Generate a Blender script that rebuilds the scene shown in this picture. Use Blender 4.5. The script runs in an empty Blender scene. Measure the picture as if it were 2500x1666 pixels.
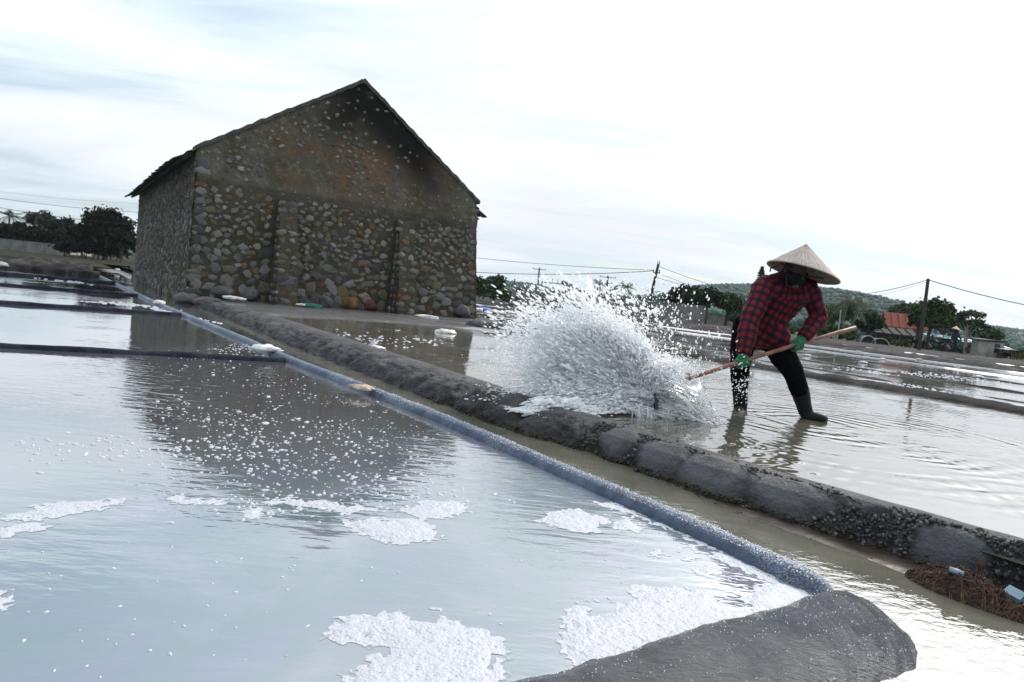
import bpy, bmesh, math, random
import numpy as np
from mathutils import Vector, Matrix

# ------------------------------------------------------------------ camera, world, sun, exposure
SC = bpy.context.scene
COL = SC.collection
FPX, PITCH, ROLL, CAMH = 1624.4, .0676, .1048, .82
_F = np.array([0, math.cos(PITCH), -math.sin(PITCH)])
_rt = np.array([1., 0, 0]); _up = np.array([0, math.sin(PITCH), math.cos(PITCH)])
_R = math.cos(ROLL)*_rt + math.sin(ROLL)*_up
_U = -math.sin(ROLL)*_rt + math.cos(ROLL)*_up
cam = bpy.data.cameras.new('camera'); camo = bpy.data.objects.new('camera', cam); COL.objects.link(camo)
camo.matrix_world = Matrix(((_R[0], _U[0], -_F[0], 0), (_R[1], _U[1], -_F[1], 0), (_R[2], _U[2], -_F[2], CAMH), (0, 0, 0, 1)))
cam.sensor_width = 36.0; cam.lens = 36.0*FPX/2500.0
cam.clip_start = .05; cam.clip_end = 6000
SC.camera = camo

SUN_AZ, SUN_EL = math.radians(42), math.radians(38)      # azimuth clockwise from +Y
SUND = Vector((math.sin(SUN_AZ)*math.cos(SUN_EL), math.cos(SUN_AZ)*math.cos(SUN_EL), math.sin(SUN_EL)))

def build_world():
    w = bpy.data.worlds.new('World'); SC.world = w; w.use_nodes = True
    nt = w.node_tree; nt.nodes.clear(); N = nt.nodes.new; L = nt.links.new
    out = N('ShaderNodeOutputWorld')
    sky = N('ShaderNodeTexSky'); sky.sky_type = 'NISHITA'; sky.sun_disc = False
    sky.sun_elevation = SUN_EL; sky.sun_rotation = SUN_AZ; sky.dust_density = 1.5; sky.air_density = 1.0; sky.ozone_density = 1.2
    bs = N('ShaderNodeBackground'); bs.inputs['Strength'].default_value = .13; L(sky.outputs[0], bs.inputs[0])
    tc = N('ShaderNodeTexCoord')
    sep = N('ShaderNodeSeparateXYZ'); L(tc.outputs['Generated'], sep.inputs[0])
    # project the direction on a flat cloud deck
    def m(op, a, b=None, clamp=False):
        n = N('ShaderNodeMath'); n.operation = op; n.use_clamp = clamp
        for i, q in enumerate((a, b)):
            if q is None: continue
            if isinstance(q, (int, float)): n.inputs[i].default_value = q
            else: L(q, n.inputs[i])
        return n.outputs[0]
    zz = m('ADD', m('MAXIMUM', sep.outputs[2], 0.0), .11)
    cx = m('DIVIDE', sep.outputs[0], zz); cy = m('DIVIDE', sep.outputs[1], zz)
    cmb = N('ShaderNodeCombineXYZ'); L(cx, cmb.inputs[0]); L(cy, cmb.inputs[1]); cmb.inputs[2].default_value = .3
    mp = N('ShaderNodeMapping'); L(cmb.outputs[0], mp.inputs[0])
    mp.inputs['Rotation'].default_value = (0, 0, .5); mp.inputs['Scale'].default_value = (.35, .75, 1); mp.inputs['Location'].default_value = (2.9, .2, 0)
    n1 = N('ShaderNodeTexNoise'); L(mp.outputs[0], n1.inputs['Vector']); n1.inputs['Scale'].default_value = 1.3
    n1.inputs['Detail'].default_value = 7; n1.inputs['Roughness'].default_value = .55; n1.inputs['Distortion'].default_value = .5
    n2 = N('ShaderNodeTexNoise'); L(mp.outputs[0], n2.inputs['Vector']); n2.inputs['Scale'].default_value = .45
    n2.inputs['Detail'].default_value = 4
    # veil of cloud thickest toward the sun
    dot = N('ShaderNodeVectorMath'); dot.operation = 'DOT_PRODUCT'; L(tc.outputs['Generated'], dot.inputs[0]); dot.inputs[1].default_value = SUND
    d = dot.outputs['Value']
    glow = m('POWER', m('MAXIMUM', m('MULTIPLY', m('ADD', d, 1.0), .5), 0.0), 44.0)      # 1 at the sun, wide fall-off
    cover = m('ADD', m('MULTIPLY', n1.outputs[0], .9), m('MULTIPLY', n2.outputs[0], .9))
    cover = m('ADD', cover, m('ADD', m('MULTIPLY', glow, .3), m('MULTIPLY', m('SUBTRACT', d, .62), .32)))     # the veil thins away from the sun
    mr = N('ShaderNodeMapRange'); mr.interpolation_type = 'SMOOTHSTEP'; L(cover, mr.inputs[0])
    mr.inputs[1].default_value = .60; mr.inputs[2].default_value = .86; mr.inputs[3].default_value = .35; mr.inputs[4].default_value = 1.0
    shade = m('ADD', .74, m('MULTIPLY', n1.outputs[0], .50))
    cie = m('ADD', .80, m('MULTIPLY', m('MAXIMUM', sep.outputs[2], 0.0), .95))     # overcast skies are brighter overhead than at the horizon
    bright = m('MULTIPLY', shade, m('ADD', m('MULTIPLY', cie, SKY_BASE), m('MULTIPLY', glow, SKY_GLOW)))
    cr = N('ShaderNodeMix'); cr.data_type = 'RGBA'; L(m('MULTIPLY', glow, 1.5, True), cr.inputs[0])
    cr.inputs[6].default_value = (.905, .94, 1.0, 1); cr.inputs[7].default_value = (1.0, .965, .90, 1)
    thin = N('ShaderNodeMix'); thin.data_type = 'RGBA'; tm = N('ShaderNodeMapRange'); tm.interpolation_type = 'SMOOTHSTEP'; L(cover, tm.inputs[0]); tm.inputs[1].default_value = .70; tm.inputs[2].default_value = .97
    L(tm.outputs[0], thin.inputs[0]); thin.inputs[6].default_value = (.76, .90, 1.0, 1); L(cr.outputs[2], thin.inputs[7])
    bc = N('ShaderNodeBackground'); L(thin.outputs[2], bc.inputs[0]); L(bright, bc.inputs[1])
    mx = N('ShaderNodeMixShader'); L(mr.outputs[0], mx.inputs[0]); L(bs.outputs[0], mx.inputs[1]); L(bc.outputs[0], mx.inputs[2])
    L(mx.outputs[0], out.inputs[0])
SKY_BASE, SKY_GLOW, HAZE, MIST = 1.10, 10.0, .00015, 26.0
build_world()
sl = bpy.data.lights.new('sun', 'SUN'); sl.energy = 1.5; sl.angle = math.radians(14); sl.color = (1.0, .95, .86)
so = bpy.data.objects.new('sun', sl); COL.objects.link(so)
so.rotation_euler = SUND.to_track_quat('Z', 'Y').to_euler(); so.location = (30, 30, 60)
SC.view_settings.view_transform = 'Standard'; SC.view_settings.look = 'None'
SC.view_settings.exposure = 0.0; SC.view_settings.gamma = 1.0; SC.view_settings.use_curve_mapping = False
SC.cycles.volume_bounces = 10; SC.cycles.volume_step_rate = 1.0; SC.cycles.volume_max_steps = 128; SC.cycles.max_bounces = 14; SC.cycles.transparent_max_bounces = 16
SC.cycles.diffuse_bounces = 12; SC.cycles.transmission_bounces = 12; SC.cycles.sample_clamp_indirect = 6.0

# ------------------------------------------------------------------ small helpers
TH = .599
UV = np.array([math.cos(TH), math.sin(TH), 0.]); VV = np.array([-math.sin(TH), math.cos(TH), 0.])
def S(s, t, z=0.):                     # the salt field's own grid: s across the dikes, t along them
    return np.array([s*UV[0]+t*VV[0], s*UV[1]+t*VV[1], z])
def _ray(x, y): return _F + (x-1250)/FPX*_R + (833-y)/FPX*_U
def gp(x, y, z=0.):
    d = _ray(x, y); k = (z-CAMH)/d[2]; return np.array([0, 0, CAMH]) + k*d
def at(x, y, Y):
    d = _ray(x, y); return np.array([0, 0, CAMH]) + d*(Y/d[1])
def pr(P):
    d = np.asarray(P)-np.array([0, 0, CAMH]); z = d@_F
    return 1250+FPX*(d@_R)/z, 833-FPX*(d@_U)/z
def base(px, Y, z=.1):
    X = at(px, 800, Y)[0]
    for _ in range(6):
        e = px-pr((X, Y, z))[0]; X += e*Y/FPX
    return np.array([X, Y, z])

def _hash(ix, iy, iz, seed):
    h = (ix.astype(np.int64)*374761393 + iy.astype(np.int64)*668265263 + iz.astype(np.int64)*2147483647 + seed*1274126177) & 0xffffffff
    h = ((h ^ (h >> 13))*1274126177) & 0xffffffff
    h = ((h ^ (h >> 16))*2246822519) & 0xffffffff
    return ((h ^ (h >> 15)) & 0xffffff)/float(0xffffff)
def vn(p, seed=0):
    p = np.asarray(p, float); i = np.floor(p); f = p-i; f = f*f*(3-2*f); i = i.astype(np.int64)
    r = 0
    for dx in (0, 1):
        for dy in (0, 1):
            for dz in (0, 1):
                w = (f[..., 0] if dx else 1-f[..., 0])*(f[..., 1] if dy else 1-f[..., 1])*(f[..., 2] if dz else 1-f[..., 2])
                r = r + w*_hash(i[..., 0]+dx, i[..., 1]+dy, i[..., 2]+dz, seed)
    return r
def fbm(p, seed=0, oct=4, gain=.5):
    a, r, n, p = 1., 0., 0., np.asarray(p, float)
    for o in range(oct):
        r = r+a*vn(p, seed+o*17); n += a; a *= gain; p = p*2.03+11.7
    return r/n*2-1

def mesh_from(name, V, Fc, smooth=False):
    me = bpy.data.meshes.new(name)
    V = np.asarray(V, dtype=np.float64)
    if isinstance(Fc, np.ndarray):
        k = Fc.shape[1]; nf = len(Fc)
        me.vertices.add(len(V)); me.vertices.foreach_set('co', V.ravel())
        me.loops.add(nf*k); me.loops.foreach_set('vertex_index', Fc.astype(np.int32).ravel())
        me.polygons.add(nf); me.polygons.foreach_set('loop_start', np.arange(0, nf*k, k, dtype=np.int32))
        me.update(calc_edges=True); me.validate()
    else:
        me.from_pydata(V.tolist(), [], [tuple(int(q) for q in f) for f in Fc]); me.update()
    if smooth: me.polygons.foreach_set('use_smooth', [True]*len(me.polygons))
    return me
def link(name, me, mat=None, parent=None):
    o = bpy.data.objects.new(name, me); COL.objects.link(o)
    if mat is not None and me is not None and len(me.materials) == 0: me.materials.append(mat)
    if parent is not None: o.parent = parent
    return o
def tag(o, label=None, cat=None, group=None, kind=None):
    if label: o['label'] = label
    if cat: o['category'] = cat
    if group: o['group'] = group
    if kind: o['kind'] = kind
    return o
def empty(name, loc, label, cat, group=None, rz=0.):
    o = bpy.data.objects.new(name, None); COL.objects.link(o); o.empty_display_size = .1
    o.location = loc; o.rotation_euler = (0, 0, rz)
    return tag(o, label, cat, group)

class MB:
    def __init__(s): s.v = []; s.f = []; s.n = 0
    def add(s, V, F):
        V = np.asarray(V, float); s.v.append(V)
        s.f += [tuple(int(i)+s.n for i in f) for f in F]; s.n += len(V); return s
    def box(s, c, d, rz=0., jitter=0.):
        c = np.asarray(c, float); d = np.asarray(d, float)/2
        q = np.array([(x, y, z) for z in (-1, 1) for y in (-1, 1) for x in (-1, 1)], float)*d
        if jitter: q = q+np.random.RandomState(s.n).uniform(-jitter, jitter, q.shape)
        cr, sr = math.cos(rz), math.sin(rz)
        q = np.stack([q[:, 0]*cr-q[:, 1]*sr, q[:, 0]*sr+q[:, 1]*cr, q[:, 2]], 1)+c
        return s.add(q, [(0, 2, 3, 1), (4, 5, 7, 6), (0, 1, 5, 4), (2, 6, 7, 3), (0, 4, 6, 2), (1, 3, 7, 5)])
    def tube(s, pts, rad, n=8, caps=True, flat=None):
        pts = [np.asarray(p, float) for p in pts]; k = len(pts)
        if np.isscalar(rad): rad = [rad]*k
        rings = []; ref = None
        for i, p in enumerate(pts):
            d = pts[min(i+1, k-1)]-pts[max(i-1, 0)]; d = d/(np.linalg.norm(d)+1e-9)
            if ref is None:
                ref = np.array([0, 0, 1.]) if abs(d[2]) < .9 else np.array([1., 0, 0])
            a = np.cross(d, ref); a /= np.linalg.norm(a)+1e-9; b = np.cross(a, d); ref = b
            th = np.arange(n)*2*math.pi/n
            r = rad[i]; ra, rb = (r if not np.isscalar(r) else (r, r))
            rings.append(p+np.outer(np.cos(th)*ra, a)+np.outer(np.sin(th)*rb, b))
        V = np.concatenate(rings); F = []
        for i in range(k-1):
            for j in range(n):
                F.append((i*n+j, i*n+(j+1) % n, (i+1)*n+(j+1) % n, (i+1)*n+j))
        if caps:
            F.append(tuple(range(n-1, -1, -1))); F.append(tuple((k-1)*n+j for j in range(n)))
        return s.add(V, F)
    def mesh(s, name, smooth=False):
        return mesh_from(name, np.concatenate(s.v), s.f, smooth)
    def build(s, name, mat, parent=None, smooth=False, local=True):
        o = link(name, s.mesh(name, smooth), mat, parent)
        return o

def grid_faces(nl, nc):
    i = np.arange(nl-1)[:, None]*nc+np.arange(nc-1)[None, :]
    return np.stack([i, i+1, i+nc+1, i+nc], -1).reshape(-1, 4)

ICO_V = []; ICO_F = []
def _ico(sub):
    bm = bmesh.new(); bmesh.ops.create_icosphere(bm, subdivisions=sub, radius=1.0)
    bm.verts.ensure_lookup_table()
    V = np.array([v.co[:] for v in bm.verts]); F = np.array([[v.index for v in f.verts] for f in bm.faces]); bm.free(); return V, F
ICO1 = _ico(1); ICO2 = _ico(2); ICO3 = _ico(3)
def rand_rot(rs, n):
    q = rs.normal(size=(n, 4)); q /= np.linalg.norm(q, axis=1, keepdims=True)
    w, x, y, z = q.T
    return np.stack([np.stack([1-2*(y*y+z*z), 2*(x*y-z*w), 2*(x*z+y*w)], -1), np.stack([2*(x*y+z*w), 1-2*(x*x+z*z), 2*(y*z-x*w)], -1),
                     np.stack([2*(x*z-y*w), 2*(y*z+x*w), 1-2*(x*x+y*y)], -1)], 1)

# ------------------------------------------------------------------ materials
class NM:
    """tiny node DSL"""
    def __init__(s, name):
        s.m = bpy.data.materials.new(name); s.m.use_nodes = True; s.nt = s.m.node_tree; s.nt.nodes.clear()
        s.out = s.N('ShaderNodeOutputMaterial'); s.b = s.N('ShaderNodeBsdfPrincipled'); s.L(s.b.outputs[0], s.out.inputs[0])
        s._tc = None
    def N(s, t): return s.nt.nodes.new(t)
    def L(s, a, b): s.nt.links.new(a, b)
    def set(s, inp, val):
        if hasattr(val, 'is_linked') or isinstance(val, bpy.types.NodeSocket): s.L(val, inp)
        elif isinstance(val, (tuple, list)) and len(val) == 3 and inp.type == 'RGBA': inp.default_value = (*val, 1)
        else: inp.default_value = val
    def p(s, **k):
        for a, v in k.items():
            s.set(s.b.inputs[{'base': 'Base Color', 'rough': 'Roughness', 'spec': 'Specular IOR Level', 'metal': 'Metallic', 'ior': 'IOR',
                              'trans': 'Transmission Weight', 'normal': 'Normal', 'coat': 'Coat Weight', 'coatrough': 'Coat Roughness', 'alpha': 'Alpha', 'sheen': 'Sheen Weight'}[a]], v)
        return s
    def obj(s):
        if s._tc is None: s._tc = s.N('ShaderNodeTexCoord')
        return s._tc.outputs['Object']
    def mapping(s, vec, loc=(0, 0, 0), rot=(0, 0, 0), scale=(1, 1, 1)):
        n = s.N('ShaderNodeMapping'); s.L(vec, n.inputs[0]); n.inputs[1].default_value = loc; n.inputs[2].default_value = rot; n.inputs[3].default_value = scale
        return n.outputs[0]
    def noise(s, scale, detail=4, rough=.55, vec=None, dist=0.):
        n = s.N('ShaderNodeTexNoise'); s.L(vec or s.obj(), n.inputs['Vector'])
        n.inputs['Scale'].default_value = scale; n.inputs['Detail'].default_value = detail; n.inputs['Roughness'].default_value = rough; n.inputs['Distortion'].default_value = dist
        return n.outputs[0]
    def voro(s, scale, vec=None, feature='F1', out=0):
        n = s.N('ShaderNodeTexVoronoi'); n.feature = feature; s.L(vec or s.obj(), n.inputs['Vector']); n.inputs['Scale'].default_value = scale
        return n.outputs[out]
    def ramp(s, fac, stops, interp='LINEAR'):
        n = s.N('ShaderNodeValToRGB'); s.set(n.inputs[0], fac); e = n.color_ramp.elements; n.color_ramp.interpolation = interp
        while len(e) < len(stops): e.new(.5)
        for i, (p, c) in enumerate(stops):
            e[i].position = p; e[i].color = (c, c, c, 1) if isinstance(c, (int, float)) else (*c, 1)
        return n.outputs[0]
    def rng(s, val, a, b, c=0., d=1., smooth=True):
        n = s.N('ShaderNodeMapRange'); n.interpolation_type = 'SMOOTHSTEP' if smooth else 'LINEAR'
        s.set(n.inputs[0], val); n.inputs[1].default_value = a; n.inputs[2].default_value = b; n.inputs[3].default_value = c; n.inputs[4].default_value = d
        return n.outputs[0]
    def mix(s, f, a, b, mode='MIX'):
        n = s.N('ShaderNodeMix'); n.data_type = 'RGBA'; n.blend_type = mode
        s.set(n.inputs[0], f); s.set(n.inputs[6], a); s.set(n.inputs[7], b); return n.outputs[2]
    def math(s, op, a, b=None, clamp=False):
        n = s.N('ShaderNodeMath'); n.operation = op; n.use_clamp = clamp; s.set(n.inputs[0], a)
        if b is not None: s.set(n.inputs[1], b)
        return n.outputs[0]
    def xyz(s, vec=None):
        n = s.N('ShaderNodeSeparateXYZ'); s.L(vec or s.obj(), n.inputs[0]); return n.outputs
    def bump(s, h, strength=.5, dist=.02, prev=None):
        n = s.N('ShaderNodeBump'); s.L(h, n.inputs['Height']); n.inputs['Strength'].default_value = strength; n.inputs['Distance'].default_value = dist
        if prev is not None: s.L(prev, n.inputs['Normal'])
        return n.outputs[0]
    def island(s):
        return s.N('ShaderNodeNewGeometry').outputs['Random Per Island']
    def orand(s): return s.N('ShaderNodeObjectInfo').outputs['Random']
    def attr(s, name, out='Vector'):
        n = s.N('ShaderNodeAttribute'); n.attribute_name = name; return n.outputs[out]

M = {}
def simple(name, col, rough=.7, var=.25, scale=8., bump=.0, spec=.4, **k):
    n = NM(name); q = n.noise(scale, 5, .6)
    n.p(base=n.mix(n.rng(q, .3, .7), tuple(c*(1-var) for c in col), tuple(min(1, c*(1+var)) for c in col)), rough=rough, spec=spec, **k)
    if bump: n.p(normal=n.bump(q, bump, .02))
    M[name] = n.m; return n.m

def water_mat(name, cols, ripple, scale_xy, ior=1.36, rough=.025, rings=None, patch=1.2, rot=TH, clear=None, coat=0.):
    n = NM(name)
    o = n.obj()
    mp = n.mapping(o, rot=(0, 0, -rot), scale=(*scale_xy, 1))
    big = n.noise(patch, 5, .6, dist=.6)
    col = n.ramp(big, [(.3, cols[0]), (.5, cols[1]), (.7, cols[2])])
    if clear:      # milky brine turns clear away from corner; its base darkened to deepen barn's reflection
        tt = n.math('ADD', n.xyz(n.mapping(o, rot=(0, 0, -rot)))[1], n.math('MULTIPLY', n.math('SUBTRACT', n.noise(.9, 4), .5), 2.2))
        col = n.mix(n.rng(tt, 1.9, 4.2), col, clear)
    fine = n.noise(1.0, 3, .5, vec=mp)
    gate = n.rng(n.noise(.55, 2), .42, .62)
    h = n.math('MULTIPLY', fine, n.math('ADD', n.math('MULTIPLY', gate, .8), .2))
    nb = n.bump(h, 1.0, ripple)
    if rings:
        for (cx, cy, lam, amp, fall) in rings:
            vm = n.N('ShaderNodeVectorMath'); vm.operation = 'DISTANCE'; n.L(o, vm.inputs[0]); vm.inputs[1].default_value = (cx, cy, .1)
            wob = n.math('MULTIPLY', n.noise(1.3, 3), lam*3.2)
            ph = n.math('MULTIPLY', n.math('ADD', vm.outputs['Value'], wob), 2*math.pi/lam)
            sn = n.math('SINE', ph)
            env = n.math('POWER', 2.718, n.math('MULTIPLY', vm.outputs['Value'], -1.0/fall))
            env = n.math('MULTIPLY', env, n.rng(n.noise(1.4, 3), .42, .68))
            nb = n.bump(n.math('MULTIPLY', sn, env), 1.0, amp, nb)
    n.p(base=col, rough=rough, ior=ior, spec=.5, normal=nb)
    if coat: n.p(coat=coat, coatrough=rough); n.L(nb, n.b.inputs['Coat Normal'])
    M[name] = n.m; return n.m
# ------------------------------------------------------------------ ground, water, dikes
RS = np.random.RandomState(7); random.seed(7)

n = NM('mud'); q = n.noise(.35, 6, .6); q2 = n.noise(9, 5, .65)
n.p(base=n.mix(n.rng(q2, .3, .7), n.mix(n.rng(q, .35, .65), (.045, .042, .036), (.10, .095, .085)), (.14, .13, .12)), rough=n.rng(q, .3, .7, .25, .7), normal=n.bump(q2, .6, .03)); M['mud'] = n.m
n = NM('field_grass'); q = n.noise(.09, 6, .6); q2 = n.noise(1.5, 5, .7)
n.p(base=n.mix(n.rng(q2, .3, .7), n.mix(n.rng(q, .4, .6), (.009, .012, .004), (.034, .022, .010)), (.015, .018, .006)), rough=.9, spec=.1, normal=n.bump(q2, .8, .15)); M['field'] = n.m

g = link('ground', mesh_from('ground', [(-900, -300, -.14), (900, -300, -.14), (900, 880, -.14), (-900, 880, -.14)], [(0, 1, 2, 3)]), M['mud']); tag(g, kind='structure')

water_mat('milky_brine', [(.150, .146, .225), (.125, .168, .178), (.215, .205, .262)], .006, (5, 16), ior=2.15, rough=.035, patch=1.5, clear=(.088, .086, .092), coat=1.)
water_mat('clear_brine', [(.12, .125, .135), (.08, .085, .083), (.15, .15, .165)], .004, (3, 12), coat=1., ior=2.1, rough=.02, patch=.6)
water_mat('channel_brine', [(.075, .074, .058), (.10, .097, .076), (.13, .125, .10)], .006, (14, 22), ior=1.85, rough=.03, patch=2.5)
RC = gp(1985, 1035, .1); RC2 = gp(1600, 1050, .1)
water_mat('pan_water', [(.065, .060, .047), (.088, .082, .066), (.11, .103, .085)], .007, (4, 10), ior=2.15, rough=.02, patch=1.6,
          rings=[(RC[0], RC[1], .17, .0055, 1.5), (RC2[0], RC2[1], .11, .007, .8)])
water_mat('far_water', [(.10, .10, .09), (.13, .125, .115), (.17, .165, .16)], .005, (3, 9), ior=1.8, rough=.03, patch=.5)

def st_sheet(name, quads, z, mat):
    V = []; F = []
    for (s0, s1, t0, t1) in quads:
        k = len(V); V += [S(s0, t0, z), S(s1, t0, z), S(s1, t1, z), S(s0, t1, z)]; F.append((k, k+1, k+2, k+3))
    return tag(link(name, mesh_from(name, V, F), mat), kind='structure')
st_sheet('water', [(-40, 2.0, .9, 6.2)], 0., M['milky_brine'])
st_sheet('water', [(-90, 2.0, 6.2, 34.)], 0., M['clear_brine'])
st_sheet('water', [(2.0, 2.95, -3, 15), (-8, 2.0, -3, .9)], -.006, M['channel_brine'])
st_sheet('water', [(2.72, 9.5, -9, 12.2)], .1, M['pan_water'])
st_sheet('water', [(9.5, 24.8, -40, 70), (9.5-6.6, 9.5, 31, 70)], .1, M['far_water'])

def strip(ts, prof, cen, name, mat, disp=None, zfun=None, axis='t', ends=True, smooth=True):
    """a dike: cross profile (offset, z) swept along the field grid; disp(l, c, P, N) pushes it in and out"""
    nl, nc = len(ts), len(prof)
    pf = np.array(prof); dpf = np.gradient(pf, axis=0); nrm = np.stack([-dpf[:, 1], dpf[:, 0]], 1); nrm /= np.linalg.norm(nrm, axis=1, keepdims=True)+1e-9
    c0 = np.array([cen(t) for t in ts]) if callable(cen) else np.full(nl, cen)
    s = c0[:, None]+pf[None, :, 0]; z = np.broadcast_to(pf[None, :, 1], (nl, nc)).copy(); t = np.broadcast_to(np.array(ts)[:, None], (nl, nc))
    P = np.stack([s, t, z], -1)
    if disp is not None:
        d = disp(P); P = P.copy(); P[..., 0] += nrm[None, :, 0]*d; P[..., 2] += nrm[None, :, 1]*d
    if zfun is not None: P[..., 2] = zfun(P)
    a, b = (P[..., 0], P[..., 1]) if axis == 't' else (P[..., 1], P[..., 0])
    W = np.stack([a*UV[0]+b*VV[0], a*UV[1]+b*VV[1], P[..., 2]], -1)
    F = grid_faces(nl, nc)
    if axis == 't': F = F[:, ::-1]
    me = mesh_from(name, W.reshape(-1, 3), F, smooth)
    return link(name, me, mat), W

def dome(hw, h, z0=-.06, n=9, p=.6):
    x = np.cos(np.linspace(math.pi, 0, n)); return [(hw*a, z0+(h-z0)*max(0, 1-abs(a)**2.2)**p) for a in x]

# materials of the dikes
n = NM('blue_cement'); o = n.obj(); q = n.noise(14, 6, .65); q2 = n.noise(160, 3, .7); q3 = n.noise(2.2, 4)
col = n.mix(n.rng(q, .35, .7), (.014, .028, .062), (.050, .080, .135))
z = n.xyz()[2]
salt = n.math('MULTIPLY', n.rng(q2, .47, .62), n.math('ADD', n.math('MULTIPLY', n.rng(z, .028, .05), .42), n.math('MULTIPLY', n.rng(q3, .45, .65), .35)))
n.p(base=n.mix(salt, col, (.62, .64, .68)), rough=.45, normal=n.bump(n.math('ADD', q, n.math('MULTIPLY', q2, .5)), .7, .012)); M['blue_cement'] = n.m
n = NM('dark_dike'); q = n.noise(5, 6, .65); q2 = n.noise(40, 4)
n.p(base=n.mix(n.rng(q, .35, .7), (.007, .009, .018), (.028, .030, .042)), rough=.85, spec=.12, normal=n.bump(q2, .6, .02)); M['dark_dike'] = n.m
n = NM('grey_dike'); lo = n.noise(.55, 4, .6, vec=n.mapping(n.obj(), rot=(0, 0, -TH), scale=(2.2, .8, 1))); q = n.noise(3, 7, .68); q2 = n.noise(22, 5, .7); 
n.p(base=n.mix(n.rng(lo, .56, .40), n.mix(n.rng(q2, .55, .75), n.mix(n.rng(q, .35, .7), (.014, .013, .014), (.085, .08, .078)), (.17, .165, .155)), n.mix(n.rng(q, .4, .65), (.008, .008, .009), (.03, .028, .027))), rough=.92, spec=.12, normal=n.bump(n.math('ADD', q, q2), .8, .06)); M['grey_dike'] = n.m
n = NM('kerb_cement'); q = n.noise(6, 7, .65); q2 = n.noise(60, 5, .7); q3 = n.noise(1.4, 4); z = n.xyz()[2]
cr = n.voro(3.1, n.mapping(n.obj(), scale=(1, 1, 2.2)), 'DISTANCE_TO_EDGE')
wet = n.rng(q3, .4, .65)
col = n.mix(n.rng(q, .3, .7), (.020, .019, .021), (.068, .066, .069)); col = n.mix(n.rng(q2, .60, .74), col, (.13, .127, .13))
pa = n.attr('smooth_patch', 'Fac'); col = n.mix(n.math('MULTIPLY', pa, n.rng(q, .25, .6)), col, (.092, .096, .108))
yy = n.xyz(n.mapping(n.obj(), rot=(0, 0, -TH)))[1]; moss = n.math('MULTIPLY', n.math('MULTIPLY', n.rng(z, .06, -.02), n.rng(q, .35, .6)), n.rng(yy, 5, 3)); col = n.mix(moss, col, (.045, .035, .015))
n.p(base=col, rough=n.mix(wet, (.7,)*3, (.42,)*3), spec=.35, normal=n.bump(n.math('ADD', q2, n.math('MULTIPLY', q, 1.5)), 1.0, .03)); M['kerb'] = n.m
n = NM('gravel'); r = n.island()
n.p(base=n.ramp(r, [(0, (.03, .03, .032)), (.5, (.055, .054, .056)), (.85, (.085, .083, .081)), (1, (.15, .145, .13))]), rough=.8, spec=.2); M['gravel'] = n.m

# thin bluish ridge between the near pan and the channel
sig = lambda t: float(np.interp(t, [-1, 1.05, 1.6, 2.6, 3.6, 4.6, 6, 8, 13.2, 26.5], [2.01, 2.01, 2.03, 2.01, 1.99, 1.91, 1.79, 1.71, 1.43, 1.06]))
ts = np.concatenate([np.linspace(1.02, 5, 260), np.linspace(5.05, 27, 240)])
o, Wr = strip(ts, dome(.058, .052, -.05, 13, .55), sig, 'salt_ridge', M['blue_cement'], lambda P: .006*fbm(P*[9, 9, 9], 3)+.0025*fbm(P*70, 4, 3), lambda P: P[..., 2]-.05*np.clip((1.12-P[..., 1])/.08, 0, 1)**1.5)
tag(o, 'thin bluish cement ridge crusted with salt running from corner to the barn', 'dike')
blue = o
mb_v, mb_f = ICO1
def scatter_ico(name, P, R, seed, mat, parent=None, flat=1.0, ico=ICO1, smooth=False):
    rs = np.random.RandomState(seed); k = len(P); Rm = rand_rot(rs, k)
    sc = R[:, None]*rs.uniform(.6, 1.25, (k, 3)); V0, F0 = ico
    V = np.einsum('kij,kvj->kvi', Rm, V0[None]*sc[:, None]*(1+rs.uniform(-.15, .15, (k, len(V0), 1)))); V[..., 2] *= flat
    V += P[:, None]
    F = (F0[None]+(np.arange(k)*len(V0))[:, None, None]).reshape(-1, 3)
    return tag(link(name, mesh_from(name, V.reshape(-1, 3), F, smooth), mat, parent), kind='stuff')
simple('salt', (.72, .73, .75), .4, .1, 60)
li = RS.choice(250, 1500, p=(lambda w: w/w.sum())(np.linspace(1, .15, 250))); ci = RS.randint(4, 10, 1500)
scatter_ico('salt_grains', Wr[li, ci]+RS.normal(0, .004, (1500, 3))*[1, 1, 0]+[0, 0, .001], RS.uniform(.001, .003, 1500), 5, M['salt'], blue)

# broad cement dike along the front corner of the near pan
def corner_z(P): return P[..., 2]
n = NM('wet_cement'); q = n.noise(5, 6, .6); q2 = n.noise(55, 5, .7, vec=n.mapping(n.obj(), rot=(0, 0, -TH), scale=(.5, 1.6, 1))); q3 = n.noise(1.3, 4)
col = n.mix(n.rng(q, .3, .7), (.036, .042, .050), (.105, .108, .115)); col = n.mix(n.rng(q2, .58, .76), col, (.23, .23, .235))
n.p(base=n.mix(n.math('MULTIPLY', n.rng(q3, .45, .6), .5), col, (.09, .10, .12)), rough=n.mix(n.rng(q3, .42, .58), (.42,)*3, (.12,)*3), spec=.6, normal=n.bump(n.math('ADD', q2, q), 1.0, .03)); M['wet_cement'] = n.m
ss = np.concatenate([np.linspace(-3.5, .2, 60), np.linspace(.22, 2.2, 220)])
prof = [(-.37, -.08), (-.34, -.045), (-.31, -.005), (-.27, .022), (-.22, .036), (-.16, .043), (-.1, .046), (-.04, .045), (.0, .038), (.03, .022), (.05, -.002), (.06, -.04)]
def cdisp(P):
    return .008*fbm(P*[7, 7, 7], 13)+.003*fbm(P*45, 14, 3)
def czf(P):
    end = np.clip((2.2-P[..., 0])/.32, 0, 1)          # P[...,0] holds t here, so the tip is rounded below through the position
    return P[..., 2]
nl, nc = len(ss), len(prof); pf = np.array(prof)
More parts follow.
